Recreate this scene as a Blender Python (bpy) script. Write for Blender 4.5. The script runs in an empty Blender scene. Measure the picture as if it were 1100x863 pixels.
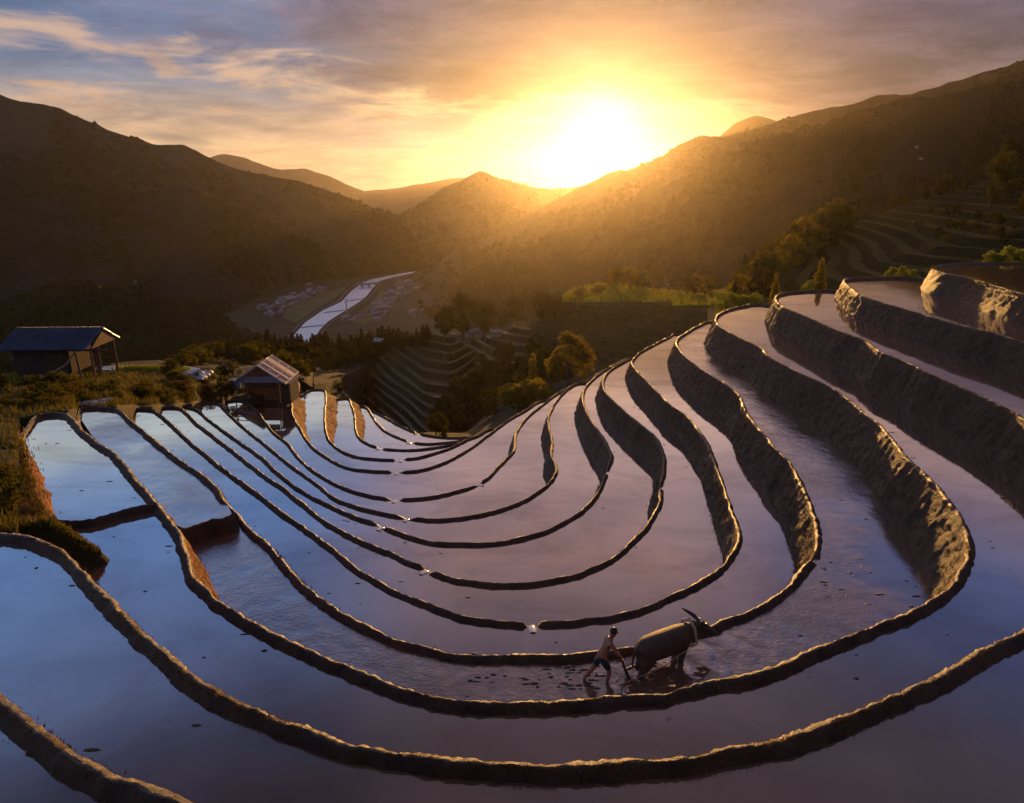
import bpy, bmesh, math, random
import numpy as np
from mathutils import Vector, Matrix, noise
from mathutils.bvhtree import BVHTree
from mathutils.geometry import delaunay_2d_cdt

R = math.radians
scn = bpy.context.scene
col = scn.collection
random.seed(7)
rng = np.random.default_rng(7)

# ------------------------------------------------------------------ camera, sky, sun, exposure
CAM_H, FPX, PITCH = 12.5, 757.0, math.atan((431.5 - 200.0) / 757.0)
cam = bpy.data.objects.new('camera', bpy.data.cameras.new('camera'))
col.objects.link(cam)
cam.location = (0, 0, CAM_H)
cam.rotation_euler = (math.pi / 2 - PITCH, 0, 0)
cam.data.sensor_fit = 'HORIZONTAL'
cam.data.angle = 2 * math.atan(550.0 / FPX)
cam.data.clip_end = 20000
cam.data.clip_start = 0.1
scn.camera = cam

SUN_AZ, SUN_EL = R(6.9), R(3.4)          # azimuth clockwise from +y
SUN = Vector((math.sin(SUN_AZ) * math.cos(SUN_EL), math.cos(SUN_AZ) * math.cos(SUN_EL), math.sin(SUN_EL)))
sl = bpy.data.lights.new('sun', 'SUN')
sl.energy, sl.angle, sl.color = 5.0, R(0.6), (1.0, 0.51, 0.14)
so = bpy.data.objects.new('sun', sl)
col.objects.link(so)
so.rotation_euler = SUN.to_track_quat('Z', 'Y').to_euler()

scn.view_settings.view_transform = 'Standard'
scn.view_settings.look = 'None'
scn.view_settings.exposure = 0.22
scn.view_settings.gamma = 1.0
scn.cycles.use_denoising = True
scn.cycles.max_bounces = 6
scn.cycles.diffuse_bounces = 2
scn.cycles.glossy_bounces = 3
scn.cycles.transmission_bounces = 2
scn.cycles.volume_bounces = 0
scn.cycles.sample_clamp_indirect = 4.0


class NT:
    """tiny helper for building node trees"""
    def __init__(s, tree):
        s.t = tree
        tree.nodes.clear()

    def n(s, kind, **kw):
        nd = s.t.nodes.new(kind)
        for k, v in kw.items():
            if isinstance(v, tuple) and k.startswith('i_'):
                nd.inputs[int(k[2:])].default_value = v
            else:
                setattr(nd, k, v)
        return nd

    def put(s, sock, v):
        if isinstance(v, bpy.types.NodeSocket):
            s.t.links.new(v, sock)
        else:
            if sock.type == 'RGBA' and len(v) == 3:
                v = (*v, 1)
            sock.default_value = v

    def m(s, op, a, b=0.0, c=None, clamp=False):
        nd = s.t.nodes.new('ShaderNodeMath')
        nd.operation, nd.use_clamp = op, clamp
        s.put(nd.inputs[0], a)
        s.put(nd.inputs[1], b)
        if c is not None:
            s.put(nd.inputs[2], c)
        return nd.outputs[0]

    def vm(s, op, a, b=(0, 0, 0)):
        nd = s.t.nodes.new('ShaderNodeVectorMath')
        nd.operation = op
        s.put(nd.inputs[0], a)
        s.put(nd.inputs[1], b)
        return nd.outputs['Value'] if op in ('DOT_PRODUCT', 'LENGTH') else nd.outputs[0]

    def mix(s, f, a, b, mode='MIX'):
        nd = s.t.nodes.new('ShaderNodeMix')
        nd.data_type, nd.blend_type = 'RGBA', mode
        s.put(nd.inputs['Factor'], f)
        s.put(nd.inputs[6], a)
        s.put(nd.inputs[7], b)
        return nd.outputs[2]

    def smooth(s, x, lo, hi, a=0.0, b=1.0):
        nd = s.t.nodes.new('ShaderNodeMapRange')
        nd.interpolation_type = 'SMOOTHSTEP'
        s.put(nd.inputs[0], x)
        for i, v in enumerate((lo, hi, a, b)):
            s.put(nd.inputs[i + 1], v)
        return nd.outputs[0]

    def ramp(s, x, stops):
        nd = s.t.nodes.new('ShaderNodeValToRGB')
        e = nd.color_ramp.elements
        while len(e) < len(stops):
            e.new(0.5)
        for el, (p, c) in zip(e, stops):
            el.position = p
            el.color = (*c, 1)
        s.put(nd.inputs[0], x)
        return nd.outputs[0]

    def noise(s, vec, scale, detail=4.0, rough=0.55, dist=0.0):
        nd = s.t.nodes.new('ShaderNodeTexNoise')
        if vec is not None:
            s.put(nd.inputs['Vector'], vec)
        nd.inputs['Scale'].default_value = scale
        nd.inputs['Detail'].default_value = detail
        nd.inputs['Roughness'].default_value = rough
        nd.inputs['Distortion'].default_value = dist
        return nd.outputs[0]


def build_world():
    w = bpy.data.worlds.new('World')
    scn.world = w
    w.use_nodes = True
    N = NT(w.node_tree)
    d = N.n('ShaderNodeTexCoord').outputs['Generated']
    d = N.vm('NORMALIZE', d)
    sep = N.n('ShaderNodeSeparateXYZ')
    N.put(sep.inputs[0], d)
    x, y, z = sep.outputs
    el = N.m('MAXIMUM', z, 0.0)
    az = N.m('ARCTAN2', x, y)
    # evening sky: pale gold low, blue and mauve high, warmer towards the sun; bright band above the view added to lift the water
    left = N.ramp(el, [(0, (.78, .50, .27)), (.05, (.72, .48, .29)), (.08, (.54, .38, .28)), (.115, (.26, .27, .34)), (.15, (.10, .18, .34)),
                       (.20, (.10, .18, .34)), (.235, (.27, .33, .45)), (.27, (.80, .94, 1.0)), (.305, (.80, .95, 1.0)), (.335, (.36, .58, 1.0)), (.40, (.16, .36, .86)),
                       (.56, (.19, .32, .70)), (.63, (.07, .11, .24)), (.70, (.03, .04, .08)), (1, (.06, .07, .10))])
    mid = N.ramp(el, [(0, (.72, .52, .36)), (.06, (.56, .44, .36)), (.088, (.40, .30, .25)), (.115, (.24, .17, .12)), (.17, (.17, .135, .135)),
                      (.225, (.17, .14, .16)), (.28, (.94, .64, .56)), (.35, (.76, .54, .57)), (.43, (.74, .49, .51)), (.49, (.68, .42, .41)), (.60, (.36, .28, .38)), (.67, (.20, .145, .17)), (1, (.10, .085, .10))])
    right = N.ramp(el, [(0, (.45, .25, .10)), (.06, (.36, .21, .10)), (.10, (.24, .15, .09)), (.14, (.15, .105, .095)), (.18, (.085, .072, .105)),
                        (.225, (.05, .055, .14)), (.27, (.76, .48, .42)), (.33, (.56, .39, .44)), (.43, (.12, .21, .54)), (.50, (.09, .16, .42)), (.60, (.12, .11, .17)), (.72, (.12, .09, .11)), (1, (.09, .08, .09))])
    base = N.mix(N.smooth(az, R(-20), R(-3)), left, mid)
    base = N.mix(N.smooth(az, R(10), R(32)), base, right)
    # clouds laid out on a flat deck overhead
    den = N.m('ADD', el, 0.10)
    cx = N.m('DIVIDE', x, den)
    cy = N.m('DIVIDE', y, den)
    cmb = N.n('ShaderNodeCombineXYZ')
    N.put(cmb.inputs[0], cx)
    N.put(cmb.inputs[1], cy)
    deck = cmb.outputs[0]
    n1 = N.noise(deck, 0.62, 8, .58, .35)
    n2 = N.noise(N.vm('ADD', deck, (7.3, 2.1, 0)), 1.5, 8, .62, .5)
    n3 = N.noise(N.vm('MULTIPLY', d, (6, 6, 26)), 1.0, 8, .60, .5)
    n4 = N.noise(N.vm('ADD', N.vm('MULTIPLY', d, (3.2, 3.2, 24)), (3.7, 1.2, 5)), 1.0, 7, .55, .4)
    ang = N.m('ARCCOSINE', N.m('MINIMUM', N.vm('DOT_PRODUCT', d, tuple(SUN)), 0.99999))
    near = N.smooth(ang, R(30), R(6))
    # grey mauve cloud sheet whose ragged lower edge hangs above the clear band
    low = N.ramp(N.m('ADD', N.m('MULTIPLY', az, .5), .5), [(.15, (.17,) * 3), (.30, (.15,) * 3), (.42, (.112,) * 3), (.50, (.095,) * 3), (.56, (.105,) * 3), (.66, (.075,) * 3), (.8, (.05,) * 3)])
    lw = N.n('ShaderNodeSeparateColor')
    N.put(lw.inputs[0], low)
    over = N.m('ADD', N.m('SUBTRACT', el, lw.outputs[0]), N.m('MULTIPLY', N.m('SUBTRACT', n3, .5), .13))
    sheet_ = N.m('MULTIPLY', N.smooth(over, -.008, .020), N.smooth(el, .30, .24, .25, 1.0))
    gap = N.smooth(N.m('ADD', n1, N.m('MULTIPLY', az, .17)), .34, .50)          # blue holes to the left
    sheet_ = N.m('MULTIPLY', sheet_, N.m('ADD', N.m('MULTIPLY', gap, .75), .12))
    shade = N.mix(N.smooth(az, R(8), R(30)), N.mix(near, (.205, .185, .235), (.19, .125, .085)), (.11, .085, .12))
    shade = N.mix(N.smooth(el, .12, .22), shade, N.mix(1.0, shade, (.66, .74, 1.12), 'MULTIPLY'))
    lump = N.smooth(N.m('ADD', N.m('MULTIPLY', N.noise(deck, 2.1, 9, .62, .6), .6), N.m('MULTIPLY', n3, .4)), .38, .62)
    shade = N.mix(1.0, shade, N.mix(lump, (.60, .62, .68), (1.40, 1.34, 1.24)), 'MULTIPLY')
    sky = N.mix(sheet_, base, shade)
    # thin dark bars in the clear band and lit ragged edges
    bars = N.m('MULTIPLY', N.smooth(n4, .53, .64), N.m('MULTIPLY', N.smooth(el, .028, .055), N.smooth(el, .13, .09)))
    sky = N.mix(N.m('MULTIPLY', bars, .62), sky, N.mix(near, (.30, .24, .22), (.62, .38, .17)))
    rim = N.m('MULTIPLY', N.smooth(over, -.035, -.008), N.smooth(over, .024, .0))
    rim = N.m('MULTIPLY', rim, N.smooth(n2, .40, .62))
    rim = N.m('MULTIPLY', rim, N.smooth(az, R(22), R(2)))
    sky = N.mix(N.m('MULTIPLY', rim, .75), sky, N.mix(near, (.62, .40, .27), (.95, .66, .32)))
    puff = N.m('MULTIPLY', N.m('MULTIPLY', N.smooth(n3, .50, .62), N.smooth(az, R(-6), R(-16))), N.m('MULTIPLY', N.smooth(el, .06, .09), N.smooth(el, .17, .12)))
    sky = N.mix(N.m('MULTIPLY', puff, .8), sky, (.60, .37, .25))
    # soft tonal breakup everywhere
    sky = N.mix(1.0, sky, N.mix(N.smooth(n2, .3, .7), (.74, .75, .80), (1.24, 1.20, 1.12)), 'MULTIPLY')
    # aureole round the low sun
    a1 = N.m('MULTIPLY', N.m('EXPONENT', N.m('MULTIPLY', ang, -1 / R(1.25))), 2.0)
    a2 = N.m('MULTIPLY', N.m('EXPONENT', N.m('MULTIPLY', ang, -1 / R(3.6))), .5)
    a3 = N.m('MULTIPLY', N.m('EXPONENT', N.m('MULTIPLY', ang, -1 / R(12.0))), 0.04)
    glow = N.mix(1.0, N.mix(1.0, (1, .86, .70), N.m('ADD', a1, a2), 'MULTIPLY'), N.mix(1.0, (1, .62, .25), a3, 'MULTIPLY'), 'ADD')
    sky = N.mix(1.0, sky, glow, 'ADD')
    st = N.n('ShaderNodeTexSky', sky_type='NISHITA', sun_disc=False)
    st.sun_elevation, st.sun_rotation = SUN_EL, SUN_AZ
    b1 = N.n('ShaderNodeBackground')
    N.put(b1.inputs[0], st.outputs[0])
    b1.inputs[1].default_value = 0.05
    b2 = N.n('ShaderNodeBackground')
    N.put(b2.inputs[0], sky)
    b2.inputs[1].default_value = 1.0
    ad = N.n('ShaderNodeMixShader')
    ad.inputs[0].default_value = 0.88
    N.put(ad.inputs[1], b1.outputs[0])
    N.put(ad.inputs[2], b2.outputs[0])
    N.put(N.n('ShaderNodeOutputWorld').inputs[0], ad.outputs[0])


build_world()

# ------------------------------------------------------------------ helpers
SP, CP = math.sin(PITCH), math.cos(PITCH)


def tdep(py):                      # fall per metre of depth along the sight line through photo row py
    b = -(py - 431.5) / FPX
    return (SP - b * CP) / (CP + b * SP)


def at_y(px, py, y):               # point on the sight line at ground depth y
    b = -(py - 431.5) / FPX
    return Vector(((px - 550.0) / FPX * y / (CP + b * SP), y, CAM_H - y * tdep(py)))


def at_z(px, py, z):               # point on the sight line at height z
    return at_y(px, py, (CAM_H - z) / tdep(py))


def tag(o, label=None, cat=None, group=None, kind=None):
    for k, v in (('label', label), ('category', cat), ('group', group), ('kind', kind)):
        if v:
            o[k] = v
    return o


def mesh_obj(name, verts, faces, mats, parent=None, smooth=False, midx=None):
    me = bpy.data.meshes.new(name)
    me.from_pydata([tuple(v) for v in verts], [], faces)
    for m in (mats if isinstance(mats, (list, tuple)) else [mats]):
        me.materials.append(m)
    if midx is not None:
        me.polygons.foreach_set('material_index', midx)
    if smooth:
        me.polygons.foreach_set('use_smooth', [True] * len(me.polygons))
    me.update()
    o = bpy.data.objects.new(name, me)
    col.objects.link(o)
    if parent:
        o.parent = parent
    return o


def empty(name, loc, rz=0.0):
    o = bpy.data.objects.new(name, None)
    o.location = loc
    o.rotation_euler = (0, 0, rz)
    o.empty_display_size = 0.3
    col.objects.link(o)
    return o


class MB:
    """mesh builder: boxes, bars and tubes joined into one mesh"""
    def __init__(s):
        s.v, s.f = [], []

    def add(s, vs, fs):
        k = len(s.v)
        s.v += [Vector(v) for v in vs]
        s.f += [tuple(i + k for i in f) for f in fs]

    def box(s, c, size, rot=None):
        c = Vector(c)
        hx, hy, hz = (q / 2 for q in size)
        vs = [Vector((a, b, d)) for a in (-hx, hx) for b in (-hy, hy) for d in (-hz, hz)]
        if rot is not None:
            vs = [rot @ v for v in vs]
        s.add([c + v for v in vs], [(0, 1, 3, 2), (4, 6, 7, 5), (0, 4, 5, 1), (2, 3, 7, 6), (0, 2, 6, 4), (1, 5, 7, 3)])

    def tube(s, pts, rad, n=7, cap=True):
        pts = [Vector(p) for p in pts]
        rs = rad if isinstance(rad, (list, tuple)) else [rad] * len(pts)
        k = len(s.v)
        up = Vector((0, 0, 1))
        for i, p in enumerate(pts):
            t = (pts[min(i + 1, len(pts) - 1)] - pts[max(i - 1, 0)]).normalized()
            a = t.cross(up)
            if a.length < 1e-3:
                a = t.cross(Vector((0, 1, 0)))
            a.normalize()
            b = t.cross(a)
            for j in range(n):
                q = 2 * math.pi * j / n
                s.v.append(p + (a * math.cos(q) + b * math.sin(q)) * rs[i])
        for i in range(len(pts) - 1):
            for j in range(n):
                s.f.append((k + i * n + j, k + i * n + (j + 1) % n, k + (i + 1) * n + (j + 1) % n, k + (i + 1) * n + j))
        if cap:
            s.f.append(tuple(k + j for j in range(n)))
            s.f.append(tuple(k + (len(pts) - 1) * n + j for j in reversed(range(n))))

    def build(s, name, mats, parent=None, smooth=False):
        return mesh_obj(name, s.v, s.f, mats, parent, smooth)


def fbm(p, f, o=4):
    return noise.fractal(Vector(p) * f, 1.0, 2.0, o)


# ------------------------------------------------------------------ materials
def new_mat(name):
    m = bpy.data.materials.new(name)
    m.use_nodes = True
    return m, NT(m.node_tree)


def finish(N, bsdf):
    N.put(N.n('ShaderNodeOutputMaterial').inputs[0], bsdf)


def bump(N, h, strength, dist):
    b = N.n('ShaderNodeBump')
    b.inputs['Strength'].default_value = strength
    b.inputs['Distance'].default_value = dist
    N.put(b.inputs['Height'], h)
    return b.outputs[0]


def earth(name, c1, c2, c3, scale=1.0, rough=.85, bs=.8, bd=.08, streak=False, spec=.25):
    m, N = new_mat(name)
    g = N.n('ShaderNodeNewGeometry').outputs['Position']
    vec = N.vm('MULTIPLY', g, (1, 1, .35)) if streak else g
    a = N.noise(vec, .7 * scale, 6, .6)
    b = N.noise(vec, 6.0 * scale, 6, .65)
    c = N.mix(N.smooth(a, .35, .65), c1, c2)
    c = N.mix(N.smooth(b, .52, .72), c, c3)
    p = N.n('ShaderNodeBsdfPrincipled')
    N.put(p.inputs['Base Color'], c)
    p.inputs['Roughness'].default_value = rough
    p.inputs['Specular IOR Level'].default_value = spec
    h = N.m('ADD', N.m('MULTIPLY', b, .6), N.m('MULTIPLY', N.noise(vec, 22 * scale, 5, .7), .4))
    N.put(p.inputs['Normal'], bump(N, h, bs, bd))
    finish(N, p.outputs[0])
    return m


def plain(name, c, rough=.7, var=.25, scale=8.0, metallic=0.0):
    m, N = new_mat(name)
    g = N.n('ShaderNodeTexCoord').outputs['Object']
    a = N.noise(g, scale, 5, .6)
    p = N.n('ShaderNodeBsdfPrincipled')
    N.put(p.inputs['Base Color'], N.mix(N.smooth(a, .3, .7), tuple(q * (1 - var) for q in c), tuple(min(1, q * (1 + var)) for q in c)))
    p.inputs['Roughness'].default_value = rough
    p.inputs['Metallic'].default_value = metallic
    N.put(p.inputs['Normal'], bump(N, a, .3, .02))
    finish(N, p.outputs[0])
    return m


def leafy(name, c1, c2, trans=.45, scale=.5):
    m, N = new_mat(name)
    g = N.n('ShaderNodeNewGeometry').outputs['Position']
    a = N.noise(g, scale, 4, .6)
    b = N.noise(g, scale * 9, 3, .6)
    c = N.mix(N.smooth(N.m('ADD', N.m('MULTIPLY', a, .6), N.m('MULTIPLY', b, .4)), .38, .62), c1, c2)
    d1 = N.n('ShaderNodeBsdfDiffuse')
    N.put(d1.inputs[0], c)
    t1 = N.n('ShaderNodeBsdfTranslucent')
    N.put(t1.inputs[0], N.mix(1.0, c, (1.5, 1.25, .6), 'MULTIPLY'))
    mx = N.n('ShaderNodeMixShader')
    mx.inputs[0].default_value = trans
    N.put(mx.inputs[1], d1.outputs[0])
    N.put(mx.inputs[2], t1.outputs[0])
    finish(N, mx.outputs[0])
    return m


def water_mat(name, mud, ripple, rscale, refl=1.0, stretch=(1, 1, 1), flecks=.5, waves=None, rough=.045):
    m, N = new_mat(name)
    g = N.n('ShaderNodeNewGeometry').outputs['Position']
    lw = N.n('ShaderNodeLayerWeight')
    lw.inputs[0].default_value = .5
    f = lw.outputs['Facing']                   # 0 looking straight down, 1 at grazing
    k = N.m('POWER', f, 1.7)
    k = N.m('MULTIPLY', N.m('ADD', N.m('MULTIPLY', k, .86), .10), refl)
    a = N.noise(g, .35, 5, .6)
    b = N.noise(g, 2.4, 6, .7)
    mudc = N.mix(N.smooth(a, .35, .65), mud, tuple(q * .72 for q in mud))
    # small clods breaking the surface
    silt = N.smooth(N.noise(N.vm('MULTIPLY', g, (.5, 1, 1)), .45, 6, .7, .6), .42, .68, 1.0, .80)
    clod = N.m('MULTIPLY', N.smooth(b, .685, .715), flecks)
    k = N.m('MULTIPLY', k, silt)
    h1 = N.noise(N.vm('MULTIPLY', g, stretch), rscale, 4, .6)
    h2 = N.noise(g, rscale * .27, 3, .5)
    patch = N.smooth(N.noise(g, .16, 4, .6), .40, .62, .25, 1.6)
    h = N.m('MULTIPLY', N.m('ADD', N.m('MULTIPLY', h1, .55), N.m('MULTIPLY', h2, .8)), patch)
    if waves:
        q = N.vm('SUBTRACT', g, (waves[0], waves[1], 0.0))
        r = N.vm('LENGTH', N.vm('MULTIPLY', q, (1, 1, 0)))
        ph = N.m('ADD', N.m('MULTIPLY', r, 6.5), N.m('MULTIPLY', N.noise(g, .9, 3, .5), 9.0))
        amp = N.m('EXPONENT', N.m('MULTIPLY', r, -.42))
        h = N.m('ADD', h, N.m('MULTIPLY', N.m('MULTIPLY', N.m('SINE', ph), amp), 1.5))
    nrm = bump(N, h, ripple, .06)
    d1 = N.n('ShaderNodeBsdfDiffuse')
    N.put(d1.inputs[0], mudc)
    gl = N.n('ShaderNodeBsdfGlossy')
    gl.inputs['Color'].default_value = (.98, .95, .93, 1)
    gl.inputs['Roughness'].default_value = rough
    N.put(gl.inputs['Normal'], nrm)
    N.put(d1.inputs['Normal'], nrm)
    mx = N.n('ShaderNodeMixShader')
    N.put(mx.inputs[0], N.m('MULTIPLY', k, N.m('SUBTRACT', 1.0, N.m('MULTIPLY', clod, .85))))
    N.put(mx.inputs[1], d1.outputs[0])
    N.put(mx.inputs[2], gl.outputs[0])
    finish(N, mx.outputs[0])
    return m


M = {}
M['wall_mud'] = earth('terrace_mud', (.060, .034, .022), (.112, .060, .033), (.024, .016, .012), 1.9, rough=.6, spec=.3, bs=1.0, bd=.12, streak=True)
M['wall_top'] = earth('sunlit_dry_bank_top', (.115, .072, .040), (.19, .115, .055), (.035, .024, .017), 3.2, rough=.42, spec=.6, bs=1.0, bd=.08)  # dry crest soil, paler to imitate the gold edge of the low sun
M['wall_sunlit_clay'] = earth('sunlit_orange_clay', (.30, .095, .024), (.17, .062, .022), (.060, .036, .018), 1.2, streak=True)  # orange deepened so the colour carries the low sunlight on wall faces
M['hill_dark'] = earth('wooded_slope', (.022, .027, .012), (.075, .062, .030), (.010, .013, .008), .022, bs=1.0, bd=9)
M['hill_near'] = earth('near_darkened_slope', (.013, .017, .008), (.036, .034, .016), (.006, .008, .005), .03, bs=1.0, bd=9)  # wooded near ridges, darkened in place of haze between the ridges
M['hill_mid'] = earth('scrub_slope', (.050, .050, .020), (.085, .065, .030), (.024, .026, .014), .12, bs=1.0, bd=1.5)
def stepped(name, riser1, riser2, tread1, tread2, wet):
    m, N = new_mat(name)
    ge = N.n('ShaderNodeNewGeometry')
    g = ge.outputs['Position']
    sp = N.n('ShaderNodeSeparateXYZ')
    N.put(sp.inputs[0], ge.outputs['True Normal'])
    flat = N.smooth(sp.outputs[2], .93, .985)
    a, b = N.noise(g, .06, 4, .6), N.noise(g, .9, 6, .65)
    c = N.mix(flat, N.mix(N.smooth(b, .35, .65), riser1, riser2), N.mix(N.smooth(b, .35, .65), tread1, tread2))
    d1 = N.n('ShaderNodeBsdfDiffuse')
    N.put(d1.inputs[0], c)
    N.put(d1.inputs['Normal'], bump(N, b, .9, .4))
    gl = N.n('ShaderNodeBsdfGlossy')
    gl.inputs['Roughness'].default_value = .12
    mx = N.n('ShaderNodeMixShader')
    N.put(mx.inputs[0], N.m('MULTIPLY', N.m('MULTIPLY', flat, wet), N.smooth(a, .25, .42)))
    N.put(mx.inputs[1], d1.outputs[0])
    N.put(mx.inputs[2], gl.outputs[0])
    finish(N, mx.outputs[0])
    return m


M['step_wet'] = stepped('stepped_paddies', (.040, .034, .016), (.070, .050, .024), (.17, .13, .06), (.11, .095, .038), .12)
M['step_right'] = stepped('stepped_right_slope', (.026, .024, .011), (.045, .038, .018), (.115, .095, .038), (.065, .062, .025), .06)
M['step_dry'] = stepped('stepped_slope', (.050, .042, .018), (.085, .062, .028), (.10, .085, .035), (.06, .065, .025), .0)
M['bank'] = earth('grassy_bank', (.036, .036, .013), (.060, .040, .016), (.020, .024, .010), .9, bs=1.0, bd=.15)
M['valley'] = earth('valley_floor', (.034, .046, .018), (.055, .058, .026), (.02, .028, .012), .02, bs=.4, bd=2)
M['green_field'] = earth('young_rice', (.16, .20, .035), (.22, .24, .05), (.10, .13, .03), .5, bs=.6, bd=.1)
M['water'] = water_mat('paddy_water', (.20, .105, .070), .035, 2.2)
M['water_rough'] = water_mat('stirred_paddy_water', (.21, .115, .078), .38, 6.5, .95, (1, 1.6, 1), 1.0, (4.2, 15.7))
M['river'] = water_mat('river_water', (.80, .80, .80), .25, .25, .95, flecks=0, rough=.42)


# ------------------------------------------------------------------ rice terraces
# crest lines of the mud walls, outermost (highest) first: water level held back + line
LV = dict(a=6.1, b=4.6, c=3.4, d=1.8, e=0.0, f=-1.5, g=-2.65, h=-3.95, i=-5.45, j=-6.75, k=-7.8, l=-8.7, m=-9.5, n=-10.2, o=-10.8)
PX = dict(
 a=[(1180,331),(1100,315),(1045,299),(1015,293),(1003,288),(1010,284.5),(1018,283.5),(1045,282),(1100,282),(1200,284)],
 b=[(1180,389),(1100,367),(1073,359),(1032,349),(991,337),(953,326),(928,318),(917,311),(908,303),(909,299.5),(917,298),(942,297),(975,297)],
 c=[(1180,497),(1100,449),(1073,434),(1045,421),(1024,412),(996,400),(975,389),(947,378),(928,365),(904,356),(876,344),(855,335),(841,329),(834,322),(836,316.5),(844,314),(860,312),(890,311)],
 d=[(12,484),(20,472),(29,458),(40,446),(60,443),(74,446),(80,454),(90,464),(104,475),(116,482),(124,490),(136,504),(148,518),(160,532),(168,541),(176,552),(186,564),(192,572),(197,590),(202,608),(210,624),(226,639),(240,649),(256,660),(276,671),(296,682),(320,693),(340,702),(370,715),(400,727),(420,735),(450,744),(480,751),(504,754),(540,755),(580,754),(620,753),(656,748),(686,747),(712,746),(730,739),(756,734),(780,730),(800,726),(841,714),(882,695),(923,680),(950,668),(975,659),(996,648),(1018,633),(1034,614),(1041,595),(1040,575),(1032,556),(1018,535),(996,511),(977,494),(964,478),(947,458),(931,445),(909,427),(890,414),(868,404),(849,395),(827,383),(818,374),(800,365),(784,357),(772,349),(769,342),(774,336),(786,331),(800,328),(816,326)],
 e=[(84,442),(88,438),(100,437),(120,438),(131,442),(138,450),(152,461),(170,476),(190,492),(210,505),(220,513),(230,521),(238,533),(248,547),(258,558),(272,573),(286,583),(298,597),(312,613),(322,625),(340,640),(360,654),(380,666),(400,676),(430,688),(460,695),(480,701),(500,704),(550,704),(600,704),(636,701),(652,699),(684,694),(710,688),(740,680),(764,673),(780,666),(800,659),(827,645),(849,628),(865,609),(876,595),(879,575),(874,551),(865,529),(855,507),(846,494),(833,481),(819,464),(810,454),(801,441),(797,430),(791,421),(776,410),(756,398),(740,386),(731,377),(727,369),(729,363),(736,358),(748,351),(764,345)],
 f=[(140,441),(148,438.5),(160,439),(168,442),(180,452),(200,470),(220,487),(240,503),(260,518),(280,532),(300,548),(322,563),(340,576),(360,591),(380,608),(400,620),(420,631),(440,640),(460,648),(480,656),(500,662),(520,665),(540,667),(564,668.5),(580,668),(618,666),(640,663),(660,661),(680,656),(700,649),(720,640),(740,631),(750,626),(770,613),(784,599),(792,585),(794,575),(791,560),(786,548),(778,524),(770,502),(766,490),(758,472),(744,454),(736,445),(720,434),(708,422),(696,410),(684,398),(679,390),(681,385),(688,378),(700,371),(720,361),(727,358)],
 g=[(166,440),(176,437),(190,437),(198,441),(210,453),(220,461),(232,470),(254,487),(280,507),(300,521),(320,536.5),(340,552),(350,560),(370,571),(390,581),(410,589.5),(420,593),(440,602),(455,608),(462,612),(480,619),(500,623),(530,626),(560,626),(590,623),(620,616),(640,608),(656,600),(672,588),(690,570),(702,554),(709,538),(710,520),(714,498),(711,482),(706,471),(698,463),(684,452),(670,440),(656,427),(649,418),(648,409),(652,401),(660,394),(676,385),(679,384)],
 h=[(189,437),(196,435),(204,437),(212,440),(224,450),(240,462),(260,476),(280,490),(296,505),(312,518),(330,530),(350,540),(370,549),(390,557),(406,562),(413,565),(430,572),(450,578),(470,582),(500,583),(530,582),(556,578),(584,570),(600,563),(616,554),(630,544),(640,532),(647,520),(651,507),(655,497),(657,488),(652,477),(646,467),(636,453),(630,442),(626,430),(627,420),(631,413),(639,405),(650,397),(665,389),(677,384)],
 i=[(213,436),(220,432.5),(228,432),(236,434),(244,442),(260,457),(280,473),(296,486),(312,499),(330,512),(344,522),(356,532),(370,539),(390,545.5),(420,552),(431,554),(442,555.5),(460,557),(480,557),(510,553),(540,546),(560,538),(576,529),(590,518),(597,508),(597,499),(592,489),(593,474),(590,460),(589,448),(594,436),(602,425),(612,416),(624,411)],
 j=[(240,433),(246,430),(256,429.5),(266,433),(276,441),(284,452),(294,464),(308,475),(318,488),(330,500),(344,510),(360,519),(380,527),(400,532),(421,535),(428,535.5),(450,534.5),(470,532),(490,527),(512,520),(526,511),(536,500),(546,490),(552,482),(553,468),(558,458),(568,446),(580,436.5),(592,427),(608,417),(619,412.5)],
 k=[(317,405),(314,420),(313,437),(315,448),(322,460),(328,470),(338,482),(350,490),(364,498),(380,503),(400,505),(422,506),(429,506),(450,504.5),(470,499),(486,492),(500,484),(512,476),(524,467),(536,458),(548,449.5),(565,440),(582,430)],
 l=[(331,419.5),(338,418),(348,419),(350,427),(349,440),(349,456),(352,470),(360,479),(370,485.5),(384,490),(400,492),(426,493),(432,492.5),(450,490.5),(470,485),(488,478.5),(500,472.5),(514,467),(528,460)],
 m=[(358,430),(364,428),(374,428),(378,436),(381,448),(382,462),(386,470),(396,476.5),(406,479.5),(410,481),(430,482.5),(450,482),(470,479.5),(490,475.5),(506,470),(520,463)],
 n=[(381,437),(388,436),(394,438),(398,443),(404,453),(412,461),(420,466),(438,473),(443,474.5),(460,476),(480,474.5),(496,472.5),(508,469),(518,464)],
 o=[(398,441),(404,443),(414,448),(430,457),(448,464.5),(454,466),(470,468.5),(490,469.5),(510,468.5),(522,465),(536,458.5),(556,446.5),(576,434.5),(592,425.5),(608,417.5),(619,412),(640,402),(660,392)],
)
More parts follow.
